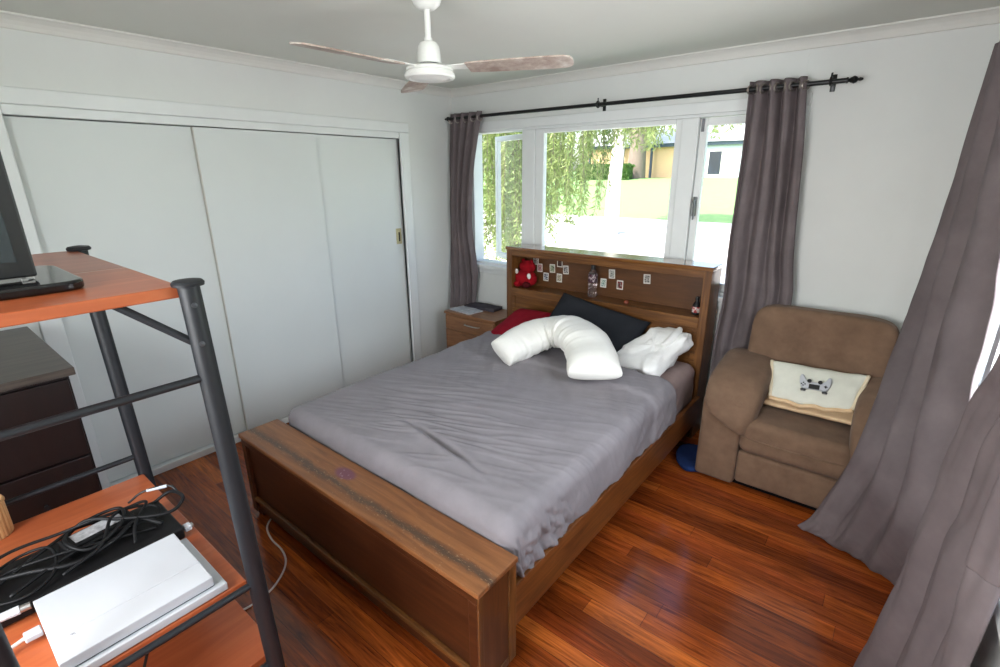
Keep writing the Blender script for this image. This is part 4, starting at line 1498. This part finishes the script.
G = 'black cables heaped on the black box'
cable('cable', [(1.62, -3.56, 0.755), (1.585, -3.44, 0.775), (1.60, -3.33, 0.778), (1.63, -3.24, 0.792), (1.625, -3.15, 0.775), (1.655, -3.105, 0.760), (1.70, -3.13, 0.757), (1.69, -3.22, 0.765), (1.71, -3.34, 0.765), (1.76, -3.46, 0.757)], 0.0045, M['cable_black'], 'black cable looped along the far side of the black box', group=G)
cable('cable', [(1.75, -3.55, 0.752), (1.655, -3.50, 0.760), (1.61, -3.42, 0.766), (1.65, -3.36, 0.776), (1.74, -3.37, 0.760), (1.778, -3.43, 0.750), (1.74, -3.50, 0.752), (1.66, -3.46, 0.762), (1.69, -3.36, 0.772), (1.72, -3.25, 0.765), (1.745, -3.14, 0.752)], 0.0040, M['cable_black'], 'black cable coiled at the left end of the black box', group=G)
cable('cable', [(1.60, -3.33, 0.752), (1.62, -3.27, 0.795), (1.68, -3.20, 0.788), (1.735, -3.10, 0.775), (1.715, -3.05, 0.790), (1.64, -3.06, 0.785), (1.62, -3.105, 0.760)], 0.0050, M['cable_black'], 'black cable bulging past the right end of the black box', group=G)
cable('cable', [(1.735, -3.12, 0.750), (1.70, -3.17, 0.775), (1.735, -3.24, 0.765), (1.745, -3.33, 0.758), (1.70, -3.42, 0.765), (1.635, -3.53, 0.757)], 0.0065, M['cable_black'], 'thicker black cable lying along the middle of the black box', group=G)
cable('cable', [(1.585, -3.20, 0.750), (1.60, -3.30, 0.772), (1.685, -3.33, 0.790), (1.735, -3.29, 0.772), (1.70, -3.21, 0.785), (1.62, -3.19, 0.790), (1.60, -3.27, 0.782), (1.655, -3.40, 0.770), (1.70, -3.50, 0.752)], 0.0048, M['cable_black'], 'black cable knotted over the silver-labelled adapter', group=G)
cable('cable', [(1.77, -3.20, 0.750), (1.72, -3.18, 0.778), (1.65, -3.13, 0.790), (1.61, -3.16, 0.775), (1.66, -3.22, 0.794), (1.74, -3.27, 0.770), (1.765, -3.36, 0.752)], 0.0045, M['cable_black'], 'black cable crossing the right half of the black box', group=G)
pg = thing('cable_plug', 'white plug on a white cable left of the white console', 'plug', (1.88, -3.46, 0.70))
MB().box(1.875, 1.905, -3.462, -3.430, 0.712, 0.726, 0.003).build('plug_body', M['white_plastic'], pg)
MB().tube([(1.89, -3.462, 0.719), (1.90, -3.50, 0.716), (1.925, -3.54, 0.706), (1.94, -3.60, 0.705)], 0.0045, 8).build('lead', M['white_cable'], pg)
pg = thing('cable_plug', 'white and silver plug at the near end of the black box', 'plug', (1.80, -3.46, 0.72))
MB().tube([(1.812, -3.432, 0.744), (1.808, -3.452, 0.743)], 0.009, 12).build('collar', M['steel'], pg)
MB().tube([(1.808, -3.452, 0.743), (1.802, -3.49, 0.742), (1.80, -3.51, 0.740)], [0.011, 0.010, 0.005], 12).build('plug_body', M['white_plastic'], pg)
MB().tube([(1.80, -3.51, 0.740), (1.80, -3.56, 0.725), (1.82, -3.61, 0.705)], 0.004, 8).build('lead', M['white_cable'], pg)
pg = thing('cable_plug', 'small white plug at the right end of the black box', 'plug', (1.77, -3.075, 0.72))
MB().box(1.762, 1.788, -3.082, -3.062, 0.716, 0.732, 0.003).build('plug_body', M['white_plastic'], pg)
MB().box(1.768, 1.782, -3.064, -3.056, 0.719, 0.729, 0.001).build('plug_tip', M['steel'], pg)
jk = cable('cable', [(1.58, -3.16, 0.772), (1.60, -3.12, 0.800), (1.63, -3.06, 0.802), (1.66, -3.045, 0.782)], 0.0035, M['black_plastic'], 'short black cable with a white sleeve above the far shelf edge', group=G)
MB().tube([(1.603, -3.112, 0.8005), (1.628, -3.064, 0.8025)], 0.0052, 10).build('sleeve', M['white_plastic'], jk, label='white sleeve')

bp = thing('bamboo_pot', 'light bamboo slatted pot at the left edge of the middle shelf', 'pot', (1.315, -3.452, 0.70))
vs_ = MB()
n = 28
for k in range(n):
    a = 2 * pi * k / n
    rm = Matrix.Translation((1.315, -3.452, 0)) @ Matrix.Rotation(a, 4, 'Z')
    vs_.box(0.042, 0.049, -0.0048, 0.0048, 0.701, 0.82, 0.002, 2, rm)
vs_.lathe([(0.042, 0.0), (0.042, 0.006)], (1.315, -3.452, 0.701), 24)
vs_.build('slats', M['bamboo'], bp)
MB().tube([(1.315 + 0.0495 * cos(t), -3.452 + 0.0495 * sin(t), 0.81) for t in [2 * pi * k / 32 for k in range(32)]], 0.003, 6, True).build('binding', M['bamboo'], bp)
cable('cable', [(1.93, -3.30, 0.432), (1.92, -3.26, 0.52), (1.90, -3.23, 0.62), (1.88, -3.22, 0.677)], 0.004, M['black_plastic'], 'black cable hanging below the middle shelf')

for o in list(S.objects):
    if o.parent is None and o.name.split('.')[0] in ('game_console', 'set_top_box', 'power_adapter', 'cable', 'cable_plug', 'bamboo_pot'):
        o.location = o.location + Vector((0, 0.006, 0.0102))

# white cable on the floor
cable('cord', [(0.93, -2.44, 0.005), (0.968, -2.505, 0.005), (1.024, -2.548, 0.005), (1.119, -2.571, 0.005), (1.215, -2.575, 0.005), (1.29, -2.593, 0.005), (1.342, -2.624, 0.005), (1.387, -2.673, 0.005), (1.424, -2.738, 0.005), (1.436, -2.824, 0.005), (1.427, -2.883, 0.005), (1.40, -2.98, 0.005)], 0.0045, M['white_cable'], 'thin white cord curling on the floor in front of the footboard')

# ================================================================== CHEST OF DRAWERS
cd = thing('chest_of_drawers', 'dark espresso chest of drawers by the closet, behind the orange shelf unit', 'chest of drawers', (0.5, -3.55, 0))
MB().box(0.10, 0.90, -4.05, -3.112, 0.03, 1.032, 0.004).build('carcass', M['espresso_front'], cd)
MB().box(0.08, 0.95, -4.07, -3.097, 1.036, 1.066, 0.003).build('top', M['espresso'], cd)
MB().box(0.12, 0.87, -4.03, -3.15, 0.0, 0.03).build('plinth', M['black_plastic'], cd)
zz = [0.05, 0.37, 0.69, 1.02]
for i in range(3):
    dr = MB().box(0.899, 0.918, -4.04, -3.120, zz[i] + 0.005, zz[i + 1] - 0.005, 0.003).build('drawer', M['espresso_front'], cd)
    for y in (-3.29, -3.86):
        MB().tube([(0.916, y, zz[i] + 0.17), (0.932, y, zz[i] + 0.17), (0.940, y, zz[i] + 0.17)], [0.005, 0.006, 0.011], 12).build('knob', M['black_metal'], dr)

# ================================================================== OUTSIDE
def gz(y):
    K = [(-2, -0.62), (2, -0.5), (6, -0.27), (10, 0.03), (20, 0.72), (33, 1.33), (36, 1.36), (60, 1.6), (140, 2.2)]
    for (a, za), (b, zb) in zip(K, K[1:]):
        if y <= b:
            t = (y - a) / (b - a)
            return za + (zb - za) * t
    return K[-1][1]


M['lawn'] = plain('sunny_lawn', rgb(126, 164, 98), 0.9, 0, 0.12, 4, 0.3)
M['concrete'] = plain('pale_concrete', rgb(214, 210, 204), 0.8, 0, 0.05, 3)
ys = [0.3 + 0.5 * i for i in range(20)] + [10.5 + 1.5 * i for i in range(40)] + [80, 110, 140]
m_ = MB().grid(30, len(ys) - 1, lambda u, v: Vector((-90 + 150 * u, ys[round(v * (len(ys) - 1))], gz(ys[round(v * (len(ys) - 1))]))))
struct(m_.build('ground', M['lawn'], None, 180))
yd = [1.5 + 0.5 * i for i in range(24)]
m_ = MB().grid(24, len(yd) - 1, lambda u, v: Vector((-16 + 24 * u + 0.25 * yd[round(v * (len(yd) - 1))] * 0, yd[round(v * (len(yd) - 1))], gz(yd[round(v * (len(yd) - 1))]) + 0.02)))
struct(m_.build('driveway', M['concrete'], None, 180))

M['trunk_pale'] = plain('pale_paperbark', rgb(218, 212, 200), 0.85, 0, 0.1, 10, 0.4)
M['trunk_grey'] = plain('grey_bark', rgb(124, 112, 102), 0.9, 0, 0.2, 10, 0.5)
M['leaf_light'] = leaf_mat('light_green_weeping_leaves', rgb(96, 122, 64), rgb(154, 168, 110))
M['leaf_mid'] = leaf_mat('mid_green_leaves', rgb(104, 120, 84), rgb(146, 158, 112))
M['leaf_hedge'] = leaf_mat('hedge_leaves', rgb(58, 92, 44), rgb(92, 126, 62))


def leaf_quad(m, p, d, n, l, w):
    d = d.normalized()
    s = d.cross(n).normalized()
    m.raw([p, p + d * l * 0.5 + s * w, p + d * l, p + d * l * 0.5 - s * w], [(0, 1, 2, 3)])


def rvec():
    while True:
        v = Vector((random.uniform(-1, 1), random.uniform(-1, 1), random.uniform(-1, 1)))
        if 0.1 < v.length < 1:
            return v.normalized()


def weeping(label, base, trunk_r, top_z, strands, leafm, trunkm, group='trees outside the window'):
    root = thing('tree', label, 'tree', base, group)
    b = Vector(base)
    MB().tube([b, b + Vector((0.05, 0, 1.2)), b + Vector((-0.05, 0.05, 2.4)), Vector((b.x + 0.1, b.y, top_z))], [trunk_r, trunk_r * 0.85, trunk_r * 0.7, trunk_r * 0.4], 10).build('trunk', trunkm, root)
    m = MB()
    tw_ = MB()
    for (x, y, z0, z1) in strands:
        n = max(3, int((z0 - z1) / 0.045))
        ph = random.uniform(0, 6)
        pts = []
        for i in range(n + 1):
            t = i / n
            p = Vector((x + 0.10 * sin(ph + 2.2 * t) * t, y + 0.08 * cos(ph + t * 2) * t, z0 + (z1 - z0) * t))
            pts.append(p)
            for _ in range(3):
                d = Vector((random.uniform(-1, 1), random.uniform(-1, 1), random.uniform(-1.5, -0.1)))
                leaf_quad(m, p + rvec() * 0.03, d, rvec(), random.uniform(0.08, 0.15), random.uniform(0.008, 0.016))
        tw_.tube(pts[::4] if len(pts) > 8 else pts, 0.004, 4)
    m.build('foliage', leafm, root, 180)
    tw_.build('twigs', trunkm, root, 180)
    return root


def bushy(label, base, h, crown_c, crown_r, nleaf, lsize, leafm, trunkm, tr, fork=None, group='trees outside the window', trunk=True):
    root = thing('tree', label, 'tree', base, group)
    b = Vector(base)
    if trunk:
        m = MB()
        m.tube([b, b + Vector((0, 0, h * 0.3)), b + Vector((0.02 * h, 0, h * 0.6)), Vector(crown_c)], [tr * 1.15, tr, tr * 0.85, tr * 0.4], 12)
        if fork:
            for fdx, fz0, fdz in fork:
                q = b + Vector((0, 0, fz0))
                m.tube([q, q + Vector((fdx * 0.5, 0.1, fdz * 0.5)), q + Vector((fdx, 0.1, fdz))], [tr * 0.7, tr * 0.55, tr * 0.3], 10)
        m.build('trunk', trunkm, root)
    m = MB()
    blobs = [(Vector((0, 0, 0)), 0.75)] + [(rvec() * random.uniform(0.4, 0.75), random.uniform(0.3, 0.5)) for _ in range(9)]
    for _ in range(nleaf):
        c, r = random.choice(blobs)
        q = c + rvec() * r * random.uniform(0.55, 1.0) ** 0.5
        p = Vector((crown_c[0] + q.x * crown_r[0], crown_c[1] + q.y * crown_r[1], crown_c[2] + q.z * crown_r[2]))
        leaf_quad(m, p, rvec() + Vector((0, 0, -0.3)), rvec(), lsize * random.uniform(0.7, 1.3), lsize * 0.28)
    m.build('foliage', leafm, root, 180)
    return root


# weeping tree close to the window
st = []
for _ in range(150):
    x = random.uniform(-3.3, -0.75)
    y = random.uniform(3.3, 4.7)
    k = (x + 3.3) / 2.55
    low = 0.0 + 0.9 * k + random.uniform(-0.1, 0.8)
    if k > 0.62:
        low = 0.55 + random.uniform(0.0, 1.2) + 3.4 * max(0, k - 0.80)
    st.append((x, y, random.uniform(2.9, 3.6), low))
for _ in range(90):
    x = random.uniform(-0.9, 1.0)
    st.append((x, random.uniform(4.2, 5.6), 3.3, random.uniform(2.05, 2.6) + 0.12 * (x + 0.9)))
weeping('light green weeping tree right outside the left half of the window', (-2.6, 4.3, gz(4.3)), 0.11, 3.5, st, M['leaf_light'], M['trunk_grey'])
bushy('pale-trunked tree in the middle of the big window pane', (-3.38, 10.0, gz(10) - 0.02), 4.2, (-3.45, 10.0, 5.4), (2.2, 1.6, 1.3), 1800, 0.24, M['leaf_light'], M['trunk_pale'], 0.19)
bushy('forked grey-trunked tree in front of the tan house wall', (-13.35, 33.6, gz(33.6) - 0.05), 6.0, (-13.6, 33.6, 8.2), (5.5, 3.5, 2.4), 3200, 0.5, M['leaf_mid'], M['trunk_grey'], 0.62, [(-1.4, 2.2, 3.2), (1.6, 2.4, 3.2)])
for (x, y, cz, rx, rz, lab) in ((-22.6, 35.0, 3.1, 2.4, 2.2, 'rounded green tree behind the clipped hedge'), (-30.5, 39, 4.0, 4.2, 3.6, 'big dark green tree beyond the weeping tree'), (-40, 36, 4.5, 4.5, 4.2, 'green tree seen through the open left sash')):
    bushy(lab, (x, y, gz(y) - 0.05), 3, (x, y, cz), (rx, rx, rz), 2600, 0.45, M['leaf_mid'], M['trunk_grey'], 0.25)


def hedge():
    m = MB()
    x0, x1, y0, y1, z0, z1 = -17.2, -13.0, 31.4, 32.6, gz(32) - 0.05, gz(32) + 1.0
    for _ in range(4200):
        f = random.random()
        p = Vector((random.uniform(x0, x1), random.uniform(y0, y1), random.uniform(z0, z1)))
        if f < 0.45:
            p.y = y0 + random.uniform(0, 0.12)
        elif f < 0.75:
            p.z = z1 - random.uniform(0, 0.12)
        leaf_quad(m, p, rvec(), rvec(), 0.20, 0.06)
    return m


hd = thing('hedge', 'clipped green box hedge on the lawn in front of the tan house wall', 'hedge', (-15, 32, gz(32)))
hedge().build('foliage', M['leaf_hedge'], hd, 180)
MB().box(-17.1, -13.1, 31.5, 32.5, gz(32) - 0.05, gz(32) + 0.93, 0.05).build('hedge_core', M['leaf_hedge'], hd)

# neighbouring house
M['tan_wall'] = plain('tan_render', rgb(226, 192, 152), 0.85, 0, 0.06, 1)
M['blue_wall'] = plain('blue_grey_cladding', rgb(176, 188, 198), 0.8, 0, 0.05, 1)
M['fascia'] = plain('dark_blue_fascia', rgb(58, 76, 98), 0.5)
M['roof'] = plain('pale_metal_roof', rgb(226, 226, 224), 0.5, 0, 0.03, 1)
M['dark_glass'] = plain('dark_window', rgb(44, 56, 72), 0.2)
hs = thing('house', 'low house across the road with pale roof, tan carport and blue-grey wall', 'house', (-10, 36, gz(36)))
g0 = gz(36)
MB().box(-19, -9.95, 36.2, 36.4, g0 - 0.1, 3.62).build('carport_wall', M['tan_wall'], hs)
MB().box(-9.9, 1.5, 36.0, 42.0, g0 - 0.1, 3.9).build('wall', M['blue_wall'], hs)
MB().box(-19.4, 2.2, 35.75, 42.6, 3.62, 3.86).build('fascia', M['fascia'], hs)
m_ = MB().prism([(35.6, 3.86), (43, 3.86), (39.0, 5.1)], 'x', -19.7, 2.5)
m_.build('roof', M['roof'], hs)
for x in (-18.6, -15.6, -13.2, -10.6):
    MB().box(x - 0.08, x + 0.08, 35.8, 35.95, g0 - 0.1, 3.63).build('carport_post', M['fascia'], hs)
wd = MB().box(-8.95, -7.85, 35.93, 36.01, g0 + 0.15, 3.28).build('window', M['roof'], hs)
MB().box(-8.82, -7.98, 35.90, 35.95, g0 + 0.25, 3.18).build('pane', M['dark_glass'], wd)
